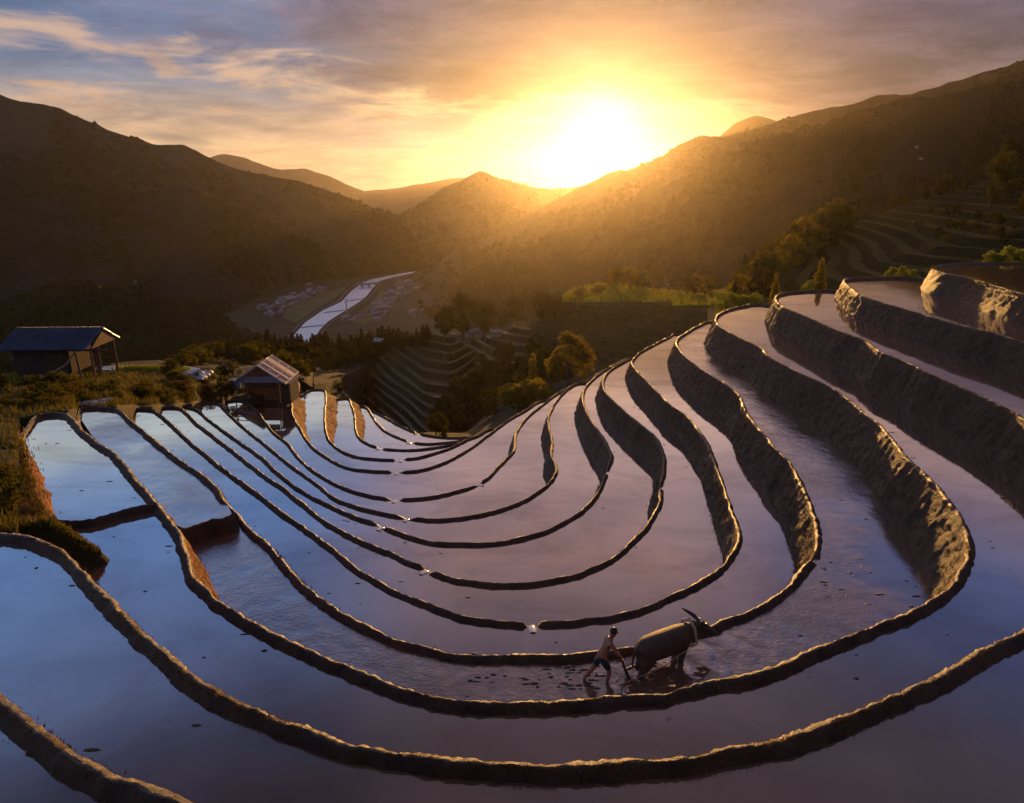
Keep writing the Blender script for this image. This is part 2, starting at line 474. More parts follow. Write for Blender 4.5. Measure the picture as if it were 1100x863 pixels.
# outermost near lines: the parts in the frame, traced separately (they run out of the picture)
PXN = dict(
 b=[(-60,715),(-30,735),(0,756),(20,770),(40,788),(64,805),(80,814),(110,828),(140,841),(170,854),(196,863),(230,876),(280,891),(340,904)],
 c=[(-60,566),(-20,570),(0,573),(20,575),(40,580),(62,590),(78,603),(90,617),(112,640),(140,669),(164,692),(190,715),(210,731),(240,749),(260,758),(284,767),(304,775),(328,784),(348,791),(370,798),(396,803),(430,808),(460,813),(490,817),(520,820),(560,823),(600,824),(640,822),(680,819),(714,817),(744,815),(770,809),(790,804),(820,799),(841,794),(882,782),(923,765),(950,753),(977,742),(1005,729),(1032,714),(1059,699),(1100,680),(1120,668)],
)
G_LEVEL = 0.45
LIP = dict(a=.18, b=.24, c=.21, d=.20, e=.18)
WD = dict(a=.16, b=.16, c=.14, d=.13, e=.12)


def crest_world(key, pts):
    up = lambda px, py: G_LEVEL * max(0.0, min(1.0, (552 - py) / 12)) if key == 'e' and px < 300 else 0.0   # holds back the higher upper left paddy
    return [at_z(px, py, LV[key] + LIP.get(key, .17) + up(px, py)) for px, py in pts]


def smooth_line(P, ds):
    P = [Vector(p) for p in P]
    Q = [P[0]]
    for i in range(len(P) - 1):
        p0, p1, p2, p3 = P[max(i - 1, 0)], P[i], P[i + 1], P[min(i + 2, len(P) - 1)]
        n = max(2, int((p2 - p1).length / (ds * .5)))
        for s in range(1, n + 1):
            t = s / n
            Q.append(.5 * ((2 * p1) + (p2 - p0) * t + (2 * p0 - 5 * p1 + 4 * p2 - p3) * t * t + (3 * p1 - p0 - 3 * p2 + p3) * t ** 3))
    out, acc = [Q[0]], 0.0
    for a, b in zip(Q, Q[1:]):
        acc += (b - a).length
        if acc >= ds:
            out.append(b)
            acc = 0.0
    if (out[-1] - Q[-1]).length > ds * .3:
        out.append(Q[-1])
    return out


ORDER = 'abcdefghijklmno'
CREST = {}
for key in ORDER:
    P = crest_world(key, PX[key])
    if key == 'c':
        near = crest_world(key, PXN['c'])
        e0, e1 = near[-1], P[0]
        arc = [Vector((e0.x + 4, e0.y + 1.5, e0.z)), Vector((e0.x + 7.5, e0.y + 4.8, e0.z)), Vector((e1.x + .8, e1.y - 1.8, e0.z))]
        P = near + arc + P
    if key == 'b':
        near = crest_world(key, PXN['b'])
        z = near[-1].z
        arc = [Vector(q + (z,)) for q in ((0.6, 6.0), (4, 5.7), (9, 6.0), (16, 8.5), (22, 13.0), (26, 21), (27.5, 27))]
        P = near + arc + P
    if key == 'a':
        z = P[0].z
        arc = [Vector(q + (z,)) for q in ((-26, 5.0), (-16, 3.4), (-8, 2.4), (0, 2.0), (8, 2.2), (18, 4.2), (27, 10), (31, 20), (32.5, 30))]
        P = arc + P
    CREST[key] = P
# join every lower crest to the wall above it at both ends
for up, lo in zip(ORDER, ORDER[1:]):
    U, P = CREST[up], CREST[lo]
    if up in 'ab':
        pass
    def nearest(p):
        q = min(U, key=lambda u: (u.x - p.x) ** 2 + (u.y - p.y) ** 2)
        return Vector((q.x, q.y, p.z))
    def behind(p):                     # the upper wall hides the corner where the lower one meets it
        q = min(U[:40], key=lambda u: abs(u.x / u.y - p.x / p.y) + abs((u.z - CAM_H) / u.y - (p.z - CAM_H) / p.y))
        return Vector((q.x, q.y + .2, p.z))
    if lo not in 'bc':
        if lo == 'k':                  # round the back of the hut
            z = P[0].z
            back = [at_y(px, 430, yy) for px, yy in ((247, 63.5), (249, 68), (262, 72.5), (290, 74.8))]
            P = [Vector((q.x, q.y, z)) for q in back] + P
        elif lo != 'd':
            P = [behind(P[0])] + P
    P = P + [nearest(P[-1])]
    CREST[lo] = P
STEP = dict(a=.3, b=.08, c=.07, d=.09, e=.10, f=.14, g=.18)
LINE = {k: smooth_line(P, STEP.get(k, .24)) for k, P in CREST.items()}
GAPS = dict(f=[(572, 668)], g=[(458.5, 610), (710, 521)], h=[(409.5, 563.5), (652, 505)], i=[(436.5, 555)], j=[(424.5, 535), (514, 518)], k=[(425.5, 506)],
            l=[(429, 493)], m=[(408, 480)], n=[(440.5, 474)], o=[(449, 465)], e=[(877, 598)])


def wall(key, label, clay=None, hdepth=None):
    L = LINE[key]
    idx = ORDER.index(key)
    low = LV[ORDER[idx + 1]] if idx + 1 < len(ORDER) else LV[key] - 5
    lip = LIP.get(key, .17)
    wd = WD.get(key, .11)
    H = LV[key] - low + .5
    prof = [(-wd - .22, -lip - .35), (-wd - .06, -lip - .03), (-wd * .8, -lip * .38), (-wd * .35, -.035), (wd * .15, 0), (wd * .7, -.05), (wd * 1.05, -.20)]
    nw = 9
    for q in range(1, nw + 1):
        t = q / nw
        prof.append((wd * 1.05 + .34 * (H - .2) * t, -.20 - (H - .2) * t))
    fine = key in 'bcde'
    if fine:
        prof = [q for a, b in zip(prof, prof[1:]) for q in (a, ((a[0] + b[0]) / 2, (a[1] + b[1]) / 2))] + [prof[-1]]
    S = 2 if fine else 1
    if key == 'c' or key == 'b':
        pass
    gaps = [at_z(px, py, LV[key] + lip) for px, py in GAPS.get(key, [])]
    V, F, mi = [], [], []
    n = len(L)
    np_ = len(prof)
    for i, p in enumerate(L):
        t = (L[min(i + 2, n - 1)] - L[max(i - 2, 0)])
        t.z = 0
        t.normalize()
        nr = Vector((-t.y, t.x, 0))
        gd = min([((p.x - g.x) ** 2 + (p.y - g.y) ** 2) ** .5 for g in gaps], default=9)
        gapw = .14 + .0045 * p.y
        cut = max(0.0, min(1.0, (gapw - gd) / .15 + .5)) * (lip + .03)
        wob = noise.noise(Vector((p.x, p.y, 0)) * .8) * .05
        thick = 1 + .28 * noise.noise(Vector((p.x * .5, p.y * .5, 5)))
        for j, (u, w) in enumerate(prof):
            lean = .95 * max(0, -.2 - w) * clay(p) if clay and key != 'd' else 0
            q = p + nr * (u * (thick if j < 7 * S else 1) + wob + lean) + Vector((0, 0, w + wob * .6))
            k = .045 if j < 7 * S else .11
            if 0 < j < np_ - 1:
                q += nr * (noise.noise(q * 2.6) * k + noise.noise(q * 7) * k * .6)
                if fine:
                    q += nr * noise.noise(q * 15) * .022 + Vector((0, 0, max(-.2, noise.noise(q * 13 + Vector((2, 2, 2)))) * .05))
                q.z += noise.noise(q * 3.1 + Vector((9, 9, 9))) * k * .75 + noise.noise(q * 8.3) * k * .4
            if S <= j < 7 * S:
                q.z = min(q.z, p.z - cut + (0 if cut == 0 else -.02 * abs(j / S - 3)))
            V.append(q)
    for i in range(n - 1):
        mid = L[i]
        for j in range(np_ - 1):
            F.append((i * np_ + j, i * np_ + j + 1, (i + 1) * np_ + j + 1, (i + 1) * np_ + j))
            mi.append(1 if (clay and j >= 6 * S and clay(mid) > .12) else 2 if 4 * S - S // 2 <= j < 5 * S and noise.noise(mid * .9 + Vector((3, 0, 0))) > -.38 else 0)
    F.append(tuple(range(np_ - 1, -1, -1)))
    F.append(tuple((n - 1) * np_ + j for j in range(np_)))
    mi += [0, 0]
    o = mesh_obj('mud_bank', V, F, [M['wall_mud'], M['wall_sunlit_clay'], M['wall_top']], None, True, mi)
    tag(o, label, 'terrace wall', 'mud walls of the rice terraces', 'thing')
    return o


WL = dict(
 a='topmost mud wall at the right edge, ending in a grassy nose below the highest paddy',
 b='second mud wall from the top right, split by a thin white trickle near its nose',
 c='nearest shaggy mud wall sweeping across the foot of the view in a gold lit arc',
 d='mud wall on the camera side of the ploughed paddy, tall at its right bend',
 e='mud wall behind the ploughing person, its lit crest touching the buffalo muzzle',
 f='mud wall with a middle water gap, first one beyond the wall behind the buffalo',
 g='mud wall two beyond the wall behind the buffalo, notched at its right bend',
 h='mud wall three beyond the one behind the buffalo, bulging thickly at right',
 i='thin mud wall four beyond the one behind the buffalo, ending in a dark knob',
 j='thin mud wall that starts at the front corner of the grey roofed hut',
 k='mud wall with a sunlit orange face right beside the grey roofed hut',
 l='mud wall with a sunlit orange face, second one right of the grey roofed hut',
 m='mud wall with a short sunlit orange face, third one right of the grey roofed hut',
 n='short thin mud wall just inside the lowest rim of the terraces',
 o='lowest rim of the terraces, a thin mud edge above the wooded gully')
def ramp01(v, lo, hi):
    return max(0.0, min(1.0, (v - lo) / (hi - lo)))


sunlit_clayf = {'d': lambda p: float(p.x < -6.0 and p.y < 24.5), 'k': lambda p: ramp01(p.y, 55.5, 63) if -22.5 < p.x < -15 else 0, 'l': lambda p: ramp01(p.y, 57, 64) if p.x < -12 else 0, 'm': lambda p: ramp01(p.y, 59, 65) if p.x < -10 else 0}  # orange colour put where the low sun strikes these wall faces
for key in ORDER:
    wall(key, WL[key], sunlit_clayf.get(key))


def sheet(name, pts, z, mat):
    P = [Vector((p.x, p.y)) for p in pts]
    # drop doubled points
    Q = [P[0]]
    for p in P[1:]:
        if (p - Q[-1]).length > .05:
            Q.append(p)
    if (Q[0] - Q[-1]).length < .05:
        Q.pop()
    v, e, f, *_ = delaunay_2d_cdt(Q, [], [list(range(len(Q)))], 1, 1e-4)
    o = mesh_obj(name, [(a.x, a.y, z) for a in v], [tuple(t) for t in f], mat)
    for pl in o.data.polygons:
        if pl.normal.z < 0:
            pl.flip()
    tag(o, kind='structure')
    return o


SHEETS = {}
for idx, key in enumerate(ORDER):
    P = LINE[key]
    if idx == 0:
        poly = [p for p in P] + [Vector((70, 62, 0)), Vector((75, 20, 0)), Vector((60, -2, 0)), Vector((20, -6, 0)), Vector((-20, -4, 0))]
    else:
        U = LINE[ORDER[idx - 1]]
        d0 = [(u.x - P[0].x) ** 2 + (u.y - P[0].y) ** 2 for u in U]
        d1 = [(u.x - P[-1].x) ** 2 + (u.y - P[-1].y) ** 2 for u in U]
        i0, i1 = d0.index(min(d0)), d1.index(min(d1))
        if key in 'bc':
            i0 = 0
        if key == 'd':      # runs along the bank beside the upper left paddy down to the near wall
            bank = [at_z(px, py, LV['d']) for px, py in ((24, 474), (22, 490), (30, 512), (40, 535), (56, 560), (66, 575))]
            d2 = [(u.x - bank[-1].x) ** 2 + (u.y - bank[-1].y) ** 2 for u in U]
            i0 = d2.index(min(d2))
            poly = list(P) + U[i0:i1 + 1][::-1] + bank[::-1]
        else:
            poly = U[i0:i1 + 1] + P[::-1]
        if key != 'd':
            poly = poly
    mat = M['water_rough'] if key == 'e' else M['water']
    SHEETS[key] = sheet('water', poly, LV[key], mat)
# upper left paddy, held back by the cross bank
Gp = [at_z(px, py, G_LEVEL) for px, py in ((84, 446), (90, 440), (120, 440), (130, 444), (152, 463), (190, 494), (210, 507), (232, 524), (246, 545), (250, 555), (230, 558), (200, 568), (190, 565), (168, 541), (148, 518), (124, 490), (100, 470))]
sheet('water', Gp, G_LEVEL, M['water_rough'])


M['foam'] = plain('running_water', (.75, .75, .78), .15, .1, 9)
for key, spots in GAPS.items():
    L = LINE[key]
    nxt = ORDER.index(key) + 1
    low = LV[ORDER[nxt]] if nxt < len(ORDER) else LV[key] - 1.5
    for px, py in spots:
        if px > 600:
            continue
        g_ = at_z(px, py, LV[key] + LIP.get(key, .17))
        i = min(range(2, len(L) - 2), key=lambda q: (L[q] - g_).length)
        t = (L[i + 2] - L[i - 2]); t.z = 0; t.normalize()
        nr = Vector((-t.y, t.x, 0))
        w_ = .07 + .0016 * L[i].y
        wd = WD.get(key, .11)
        V, F = [], []
        zz = LV[key] + .012
        for q, (u, z) in enumerate(((-wd - .25, zz), (-wd * .3, zz - .01), (wd, zz - .05), (wd + .2, zz - .35), (wd + .34 * (LV[key] - low) + .12, low + .05), (wd + .34 * (LV[key] - low) + .5, low + .015))):
            for m in range(4):
                e = (m / 1.5 - 1) * w_ * (1 + .35 * math.sin(q * 2.1 + px))
                V.append(Vector((L[i].x, L[i].y, 0)) + nr * (u + .02 * math.sin(m * 3 + q)) + t * e + Vector((0, 0, z + .03 * (m % 3 != 0))))
        F = [(q * 4 + m, q * 4 + m + 1, q * 4 + m + 5, q * 4 + m + 4) for q in range(5) for m in range(3)]
        tag(mesh_obj('water', V, F, M['foam'], None, True), kind='structure')


def cross_bank(pts, z, depth, label, wd=.13):
    L = smooth_line([at_z(px, py, z) for px, py in pts], .12)
    prof = [(-wd - .15, -.6), (-wd, -.16), (-wd * .5, -.03), (0, 0), (wd * .6, -.04), (wd, -.18), (wd + .12 * depth, -.2 - depth * .5), (wd + .25 * depth, -.2 - depth)]
    V, F = [], []
    for i, p in enumerate(L):
        t = L[min(i + 2, len(L) - 1)] - L[max(i - 2, 0)]
        t.z = 0
        t.normalize()
        nr = Vector((t.y, -t.x, 0))
        for u, w in prof:
            q = p + nr * u + Vector((0, 0, w))
            V.append(q + Vector((noise.noise(q * 3), noise.noise(q * 3 + Vector((5, 0, 0))), noise.noise(q * 5))) * .05)
    m = len(prof)
    for i in range(len(L) - 1):
        for j in range(m - 1):
            F.append((i * m + j, (i + 1) * m + j, (i + 1) * m + j + 1, i * m + j + 1))
    return tag(mesh_obj('cross_bank', V, F, M['wall_mud'], None, True), label, 'earth bank', 'short cross banks between paddies', 'thing')


cross_bank([(54, 556), (66, 559), (82, 559), (100, 557), (124, 550), (148, 544), (166, 541)], LV['d'] + .25, .8, 'low dark cross bank between the two blue paddies at the left edge')
cross_bank([(188, 569), (200, 567), (215, 562), (230, 557), (240, 556), (250, 551)], G_LEVEL + .2, .9, 'broken mud cross bank with a dark face toward the stirred left paddy')

# ------------------------------------------------------------------ hills, valley, banks
TERR = []
GRID = []


def layer(name, cols, mat, nu, nv, amp=0.0, freq=.01, drop=(60, -40), skirt=20, terr=None, oct=5, keep=False):
    """a hillside: for every photo column a profile of (row, depth) from its foot to its ridge"""
    xs = [c[0] for c in cols]
    prof = []
    for _, pr in cols:
        t = np.linspace(0, 1, nv)
        s = np.linspace(0, 1, len(pr))
        prof.append((np.interp(t, s, [p[0] for p in pr]), np.interp(t, s, [p[1] for p in pr])))
    us = np.linspace(xs[0], xs[-1], nu)
    PY = np.array([np.interp(us, xs, [pr[0][j] for pr in prof]) for j in range(nv)])
    DY = np.array([np.interp(us, xs, [pr[1][j] for pr in prof]) for j in range(nv)])
    for _ in range(2):                                  # soften the corners between columns
        k = max(1, nu // (len(xs) * 6))
        pad = np.pad(PY, ((0, 0), (k, k)), 'edge')
        PY = sum(pad[:, q:q + nu] for q in range(2 * k + 1)) / (2 * k + 1)
        pad = np.pad(DY, ((0, 0), (k, k)), 'edge')
        DY = sum(pad[:, q:q + nu] for q in range(2 * k + 1)) / (2 * k + 1)
    V = []
    for j in range(nv):
        for i in range(nu):
            p = at_y(us[i], PY[j, i], DY[j, i])
            if amp:
                w = min(1, j / (nv * .15) + .15)
                p.z += noise.fractal(p * freq, 1.0, 2.0, oct) * amp * w
            if terr:
                st, ris = terr[:2]
                warp = terr[2] if len(terr) > 2 else .6
                q = p.z / st + warp * noise.noise(Vector((p.x, p.y, 0)) * .02)
                off = q - p.z / st
                fl = math.floor(q)
                fr = q - fl
                fr = 0 if fr < 1 - ris else (fr - 1 + ris) / ris
                p.z = (fl + fr - off) * st
            V.append(p)
    rows = nv
    for q in range(1, 5):                               # far side
        for i in range(nu):
            p = V[(nv - 1) * nu + i]
            V.append(Vector((p.x * (1 + drop[0] * q / 4 / p.y), p.y + drop[0] * q / 4, p.z + drop[1] * (q / 4) ** 1.3)))
        rows += 1
    first = [Vector((p.x * (1 - skirt * .3 / p.y), p.y - skirt * .3, p.z - skirt)) for p in V[:nu]]
    V = first + V
    rows += 1
    F = [(j * nu + i, j * nu + i + 1, (j + 1) * nu + i + 1, (j + 1) * nu + i) for j in range(rows - 1) for i in range(nu - 1)]
    o = mesh_obj(name, V, F, mat, None, True)
    tag(o, kind='structure')
    TERR.append((V, F))
    GRID.append((name, V, nu, nv, mat))
    return o


def ridge(pts, foot, fd, d, mid=None):
    """columns of a mountain: ridge rows at depth d(px), foot row/depth"""
    out = []
    for px, py in pts:
        dd = d(px) if callable(d) else d
        fp = foot(px) if callable(foot) else foot
        ff = fd(px) if callable(fd) else fd
        out.append((px, [(fp, ff), (fp + (py - fp) * .45, ff + (dd - ff) * .5), (py + (fp - py) * .18, ff + (dd - ff) * .86), (py, dd)]))
    return out


VZ = -128.0
VALLEY_FOOT = lambda y: None
WEST = lambda px: float(np.interp(px, [-250, 200, 262, 285, 340, 400, 445], [346, 344, 330, 311, 300, 295, 291]))
EAST = lambda px: float(np.interp(px, [440, 447, 455, 470, 700, 1300], [292, 305, 338, 350, 352, 330]))
on_floor = lambda row: (CAM_H - VZ) / tdep(row)
WF = lambda px: on_floor(WEST(px))
EF = lambda px: on_floor(EAST(px)) if px < 700 else on_floor(352) - (px - 700) * .12
layer('mountain', ridge([(150, 215), (200, 190), (228, 168), (245, 167), (262, 172), (300, 182), (330, 181), (350, 187), (380, 200), (410, 212), (440, 222), (500, 240), (540, 256)], 262, 2500, 3400), M['hill_dark'], 180, 26, 14, .004, (300, -200))
layer('mountain', ridge([(340, 220), (380, 206), (420, 203), (450, 197), (490, 192), (520, 190), (560, 198), (600, 208), (640, 212), (700, 205), (740, 176), (770, 146), (790, 131), (812, 124), (830, 128), (860, 140), (900, 170)], 262, lambda px: 2400 if px < 570 else 1300, lambda px: 3300 if px < 570 else 1600), M['hill_dark'], 200, 24, 10, .004, (300, -200))
layer('mountain', ridge([(340, 284), (380, 262), (410, 240), (430, 229), (448, 218), (465, 208), (490, 195), (505, 187), (516, 181), (526, 187), (540, 194), (560, 201), (590, 205), (620, 202), (650, 200), (700, 200), (760, 190)], 289, on_floor(289), 1700), M['hill_dark'], 240, 40, 9, .008, (250, -150))
layer('mountain', ridge([(444, 293), (470, 280), (500, 262), (560, 234), (600, 214), (640, 193), (680, 178), (700, 170), (745, 151), (790, 143), (830, 133), (850, 128), (880, 118), (905, 112), (940, 103), (985, 92), (1040, 78), (1100, 68), (1300, 62)], EAST, EF, lambda px: max(EF(px) + 25, 1330 - px * .49)), M['hill_dark'], 300, 60, 11, .010, (250, -150))
layer('mountain', ridge([(452, 332), (470, 318), (500, 296), (560, 268), (620, 244), (700, 206), (760, 174), (820, 152), (870, 134), (930, 117), (980, 104), (1050, 92), (1100, 83), (1300, 70)], lambda px: EAST(px) + 2, lambda px: EF(px) - 15, lambda px: max(EF(px) + 10, 1180 - px * .44)), M['hill_near'], 360, 70, 9, .02, (200, -140))
layer('mountain', ridge([(-250, 80), (-100, 84), (0, 100), (30, 112), (60, 118), (100, 132), (140, 147), (165, 155), (190, 154), (210, 160), (235, 172), (270, 183), (320, 192), (350, 203), (380, 212), (415, 226), (440, 246), (460, 288)], WEST, WF, lambda px: float(np.interp(px, [-250, 0, 200, 460], [980, 1040, 1250, 1420]))), M['hill_dark'], 280, 50, 9, .010, (250, -150))
layer('mountain', ridge([(150, 290), (200, 240), (240, 217), (290, 209), (340, 211), (380, 228), (420, 254), (448, 289)], WEST, WF, lambda px: max(float(np.interp(px, [150, 300, 440], [1120, 1230, 1300])), WF(px) + 10)), M['hill_dark'], 180, 40, 8, .014, (200, -120))
layer('mountain', ridge([(-250, 120), (-100, 150), (0, 163), (40, 175), (90, 196), (130, 205), (165, 210), (182, 204), (205, 206), (235, 213), (260, 226), (290, 241), (330, 258), (380, 280), (425, 292)], lambda px: WEST(px) + 1, lambda px: WF(px) - 8, lambda px: max(float(np.interp(px, [-250, 200, 430], [880, 980, 1290])), WF(px) + 15)), M['hill_near'], 300, 60, 8, .02, (200, -120))
layer('mountain', ridge([(-250, 285), (-80, 300), (0, 309), (60, 304), (110, 309), (170, 320), (230, 338), (280, 360), (330, 385)], 404, 330, 560), M['hill_near'], 260, 60, 6, .03, (150, -60))

# the valley floor and the whole lie of the land below and behind the viewer
def land(x, y):
    pts_y = [-400, -60, -12, -1.5, 1.2, 2.0, 6, 14, 40, 75, 95, 130, 200, 300, 480, 9000]
    pts_z = [130, 34, 14, 10.6, 9.6, 6.6, 3.0, -4, -20, -27, -33, -43, -56, -84, VZ, VZ]
    return float(np.interp(y, pts_y, pts_z))


ys = np.concatenate([np.linspace(-340, -20, 12), np.linspace(-15, 20, 30), np.linspace(22, 130, 45), np.linspace(140, 600, 40), np.geomspace(620, 4000, 22)])
xs = np.concatenate([-np.geomspace(3700, 60, 26), np.linspace(-55, 55, 45), np.geomspace(60, 3700, 26)])
V = []
for yy in ys:
    for xx in xs:
        z = land(xx, yy)
        if yy < 480:
            z += noise.fractal(Vector((xx, yy, 0)) * .03, 1, 2, 4) * min(3, .02 * abs(yy) + .05)
        V.append((xx, yy, z))
nx = len(xs)
F = [(j * nx + i, j * nx + i + 1, (j + 1) * nx + i + 1, (j + 1) * nx + i) for j in range(len(ys) - 1) for i in range(nx - 1)]
tag(mesh_obj('ground', V, F, M['valley'], None, True), kind='structure')
TERR.append(([Vector(v) for v in V], F))

# wooded spur with the conifers in front of the river
layer('hillside', [(120, [(402, 120), (396, 150), (394, 180)]), (200, [(400, 120), (388, 160), (385, 190)]), (260, [(400, 120), (382, 170), (377, 205)]), (310, [(410, 120), (385, 180), (374, 222)]),
                   (355, [(412, 135), (390, 180), (374, 225)]), (395, [(392, 180), (382, 200), (370, 222)]), (450, [(376, 192), (368, 205), (362, 220)]), (520, [(372, 192), (363, 204), (356, 215)]), (620, [(360, 192), (345, 204), (335, 215)])],
      M['hill_mid'], 200, 50, 1.6, .05, (90, -45), 20)
# terraced spur left of the middle
layer('hillside', [(350, [(452, 172), (400, 195), (378, 214)]), (385, [(458, 158), (400, 182), (369, 206)]), (420, [(468, 144), (405, 165), (361, 190)]), (455, [(475, 132), (415, 150), (357, 176)]), (485, [(482, 125), (430, 143), (360, 170)]),
                   (505, [(490, 122), (445, 142), (372, 172)]), (530, [(500, 124), (460, 146), (392, 176)]), (570, [(510, 126), (470, 150), (408, 180)])],
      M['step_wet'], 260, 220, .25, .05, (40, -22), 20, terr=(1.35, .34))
# small pale terraces behind the dark trees
layer('hillside', [(500, [(430, 150), (395, 166), (368, 185)]), (530, [(425, 150), (385, 165), (357, 182)]), (560, [(420, 150), (380, 165), (350, 182)]), (590, [(420, 150), (378, 165), (343, 182)]), (620, [(420, 150), (385, 168), (352, 186)])],
      M['step_wet'], 120, 120, .2, .06, (40, -22), 20, terr=(1.2, .34))
# hill with the flat green top
MR = [(570, [(452, 118), (400, 128), (352, 142), (343, 165)]), (600, [(442, 114), (380, 126), (326, 138), (309, 172)]), (640, [(432, 110), (375, 123), (324, 134), (305, 176)]), (700, [(420, 105), (370, 118), (325, 130), (308, 172)]),
      (735, [(410, 101), (365, 114), (330, 124), (312, 160)]), (780, [(395, 96), (355, 110), (329, 121), (316, 150)]), (840, [(380, 90), (345, 104), (326, 114), (320, 135)]), (900, [(370, 86), (340, 100), (322, 110), (315, 130)])]
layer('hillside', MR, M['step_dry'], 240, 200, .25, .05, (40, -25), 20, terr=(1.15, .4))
# hillside of stepped paddies on the right
layer('hillside', [(760, [(352, 92), (330, 110), (312, 140)]), (800, [(340, 90), (318, 112), (303, 150)]), (850, [(330, 86), (300, 110), (272, 165)]), (900, [(322, 82), (290, 106), (247, 172)]), (950, [(315, 80), (278, 102), (226, 172)]),
                   (1000, [(310, 78), (265, 100), (208, 166)]), (1050, [(305, 78), (255, 100), (196, 160)]), (1100, [(300, 78), (245, 98), (180, 152)]), (1250, [(290, 75), (220, 95), (140, 150)])],
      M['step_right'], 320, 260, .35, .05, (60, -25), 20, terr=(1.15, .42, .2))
# grassy bank along the left end of the paddies
layer('bank', [(-260, [(571, 17.4), (520, 21.0), (475, 26), (445, 33), (422, 42), (406, 52)]), (0, [(572, 17.4), (535, 20.2), (495, 23.4), (462, 28.2), (440, 34.5), (405, 51)]), (12, [(573, 17.4), (540, 19.9), (499, 23.1), (466, 27.9), (440, 34.5), (404, 52)]), (20, [(574, 17.4), (546, 19.6), (503, 22.8), (469, 27.6), (442, 34.3), (404, 52)])], M['bank'], 90, 90, .22, .35, (25, -14), 3)
def behind_crest(py, key, z=None):     # ground depth just past a wall crest
    return (CAM_H - (LV[key] if z is None else z) - LIP.get(key, .17) + .06) / tdep(py) + .45


layer('bank', [(px, [(r0, behind_crest(r0, key, z))] + [(r, behind_crest(r0, key, z) + dy) for r, dy in rest]) for px, r0, key, z, rest in (
    (4, 453, 'd', None, [(440, 4), (422, 10), (404, 20)]), (30, 448, 'd', None, [(436, 4), (420, 10), (404, 20)]), (60, 442.6, 'd', None, [(432, 4), (418, 11), (404, 21)]), (76, 441.5, 'd', None, [(430, 5), (417, 11), (403, 21)]),
    (84, 437.2, 'e', G_LEVEL, [(428, 3), (414, 8), (402, 17)]), (126, 437.2, 'e', G_LEVEL, [(427, 3.5), (412, 10), (402, 17)]), (138, 438, 'e', -.5, [(426, 4), (411, 10), (401, 16)]),
    (148, 438, 'f', None, [(425, 4), (410, 9), (400, 15)]), (165, 438, 'f', None, [(425, 4), (410, 10), (399, 17)]), (176, 436.2, 'g', None, [(424, 4), (410, 8), (398, 15)]), (190, 436.2, 'g', None, [(422, 4), (409, 9), (397, 15)]),
    (197, 434.3, 'h', None, [(420, 4), (408, 8), (397, 14)]), (208, 434.3, 'h', None, [(420, 4), (408, 8), (397, 14)]), (218, 432, 'i', None, [(419, 3), (407, 7), (397, 12)]), (230, 431.4, 'i', None, [(418, 4), (407, 8), (398, 13)]),
    (246, 429.4, 'j', None, [(416, 3), (405, 8), (397, 14)]), (264, 430, 'j', None, [(415, 4), (404, 9), (395, 15)]), (285, 424, 'k', -7.0, [(412, 3), (402, 7), (393, 12)]), (314, 404.5, 'k', None, [(401, 2.5), (397, 5.5), (392, 9)]),
    (326, 410, 'l', -8.2, [(405, 2.5), (400, 5.5), (396, 9)]), (336, 417, 'l', None, [(411, 3), (406, 7), (400, 12)]))], M['bank'], 330, 70, .20, .25, (30, -16), .7)
layer('hillside', [(320, [(452, 92), (430, 118), (404, 150)]), (365, [(456, 90), (440, 115), (416, 146)]), (400, [(462, 88), (454, 108), (447, 124)]), (450, [(474, 86), (469, 104), (466, 120)]), (500, [(478, 84), (470, 102), (464, 118)]), (550, [(468, 82), (450, 100), (420, 138)]), (600, [(442, 80), (424, 100), (402, 122)]), (650, [(425, 80), (410, 98), (396, 112)]), (720, [(405, 78), (395, 92), (388, 100)])],
      M['hill_mid'], 160, 60, .8, .06, (30, -16), 8)
cf = smooth_line([at_z(px, py, LV['d'] - .15) for px, py in ((22, 468), (26, 472), (34, 490), (46, 508), (54, 524), (60, 544), (64, 560))], .12)
ct_ = smooth_line([at_z(px, py, LV['d'] + .42) for px, py in ((14, 452), (12, 464), (22, 480), (27, 500), (33, 522), (42, 544), (56, 558))], .12)
V, F, m = [], [], 7
for i, p in enumerate(cf):
    q = ct_[int(i / (len(cf) - 1) * (len(ct_) - 1))]
    for j in range(m):
        r = p.lerp(q, j / (m - 1)) + Vector((0, 0, .12 * math.sin(j / (m - 1) * 3.14)))
        V.append(r + Vector((noise.noise(r * 2), noise.noise(r * 2.3 + Vector((4, 0, 0))), noise.noise(r * 3))) * .10)
    V.append(V[-1] + Vector((-1.0, 0, .05)))
    V.append(V[-1] + Vector((-2.2, .2, -.5)))
m += 2
F = [(i * m + j, i * m + j + 1, (i + 1) * m + j + 1, (i + 1) * m + j) for i in range(len(cf) - 1) for j in range(m - 1)]
tag(mesh_obj('clay_bank', V, F, M['wall_sunlit_clay'], None, True), 'orange clay bank face beside the upper blue paddy at the left edge', 'clay bank', None, 'thing')

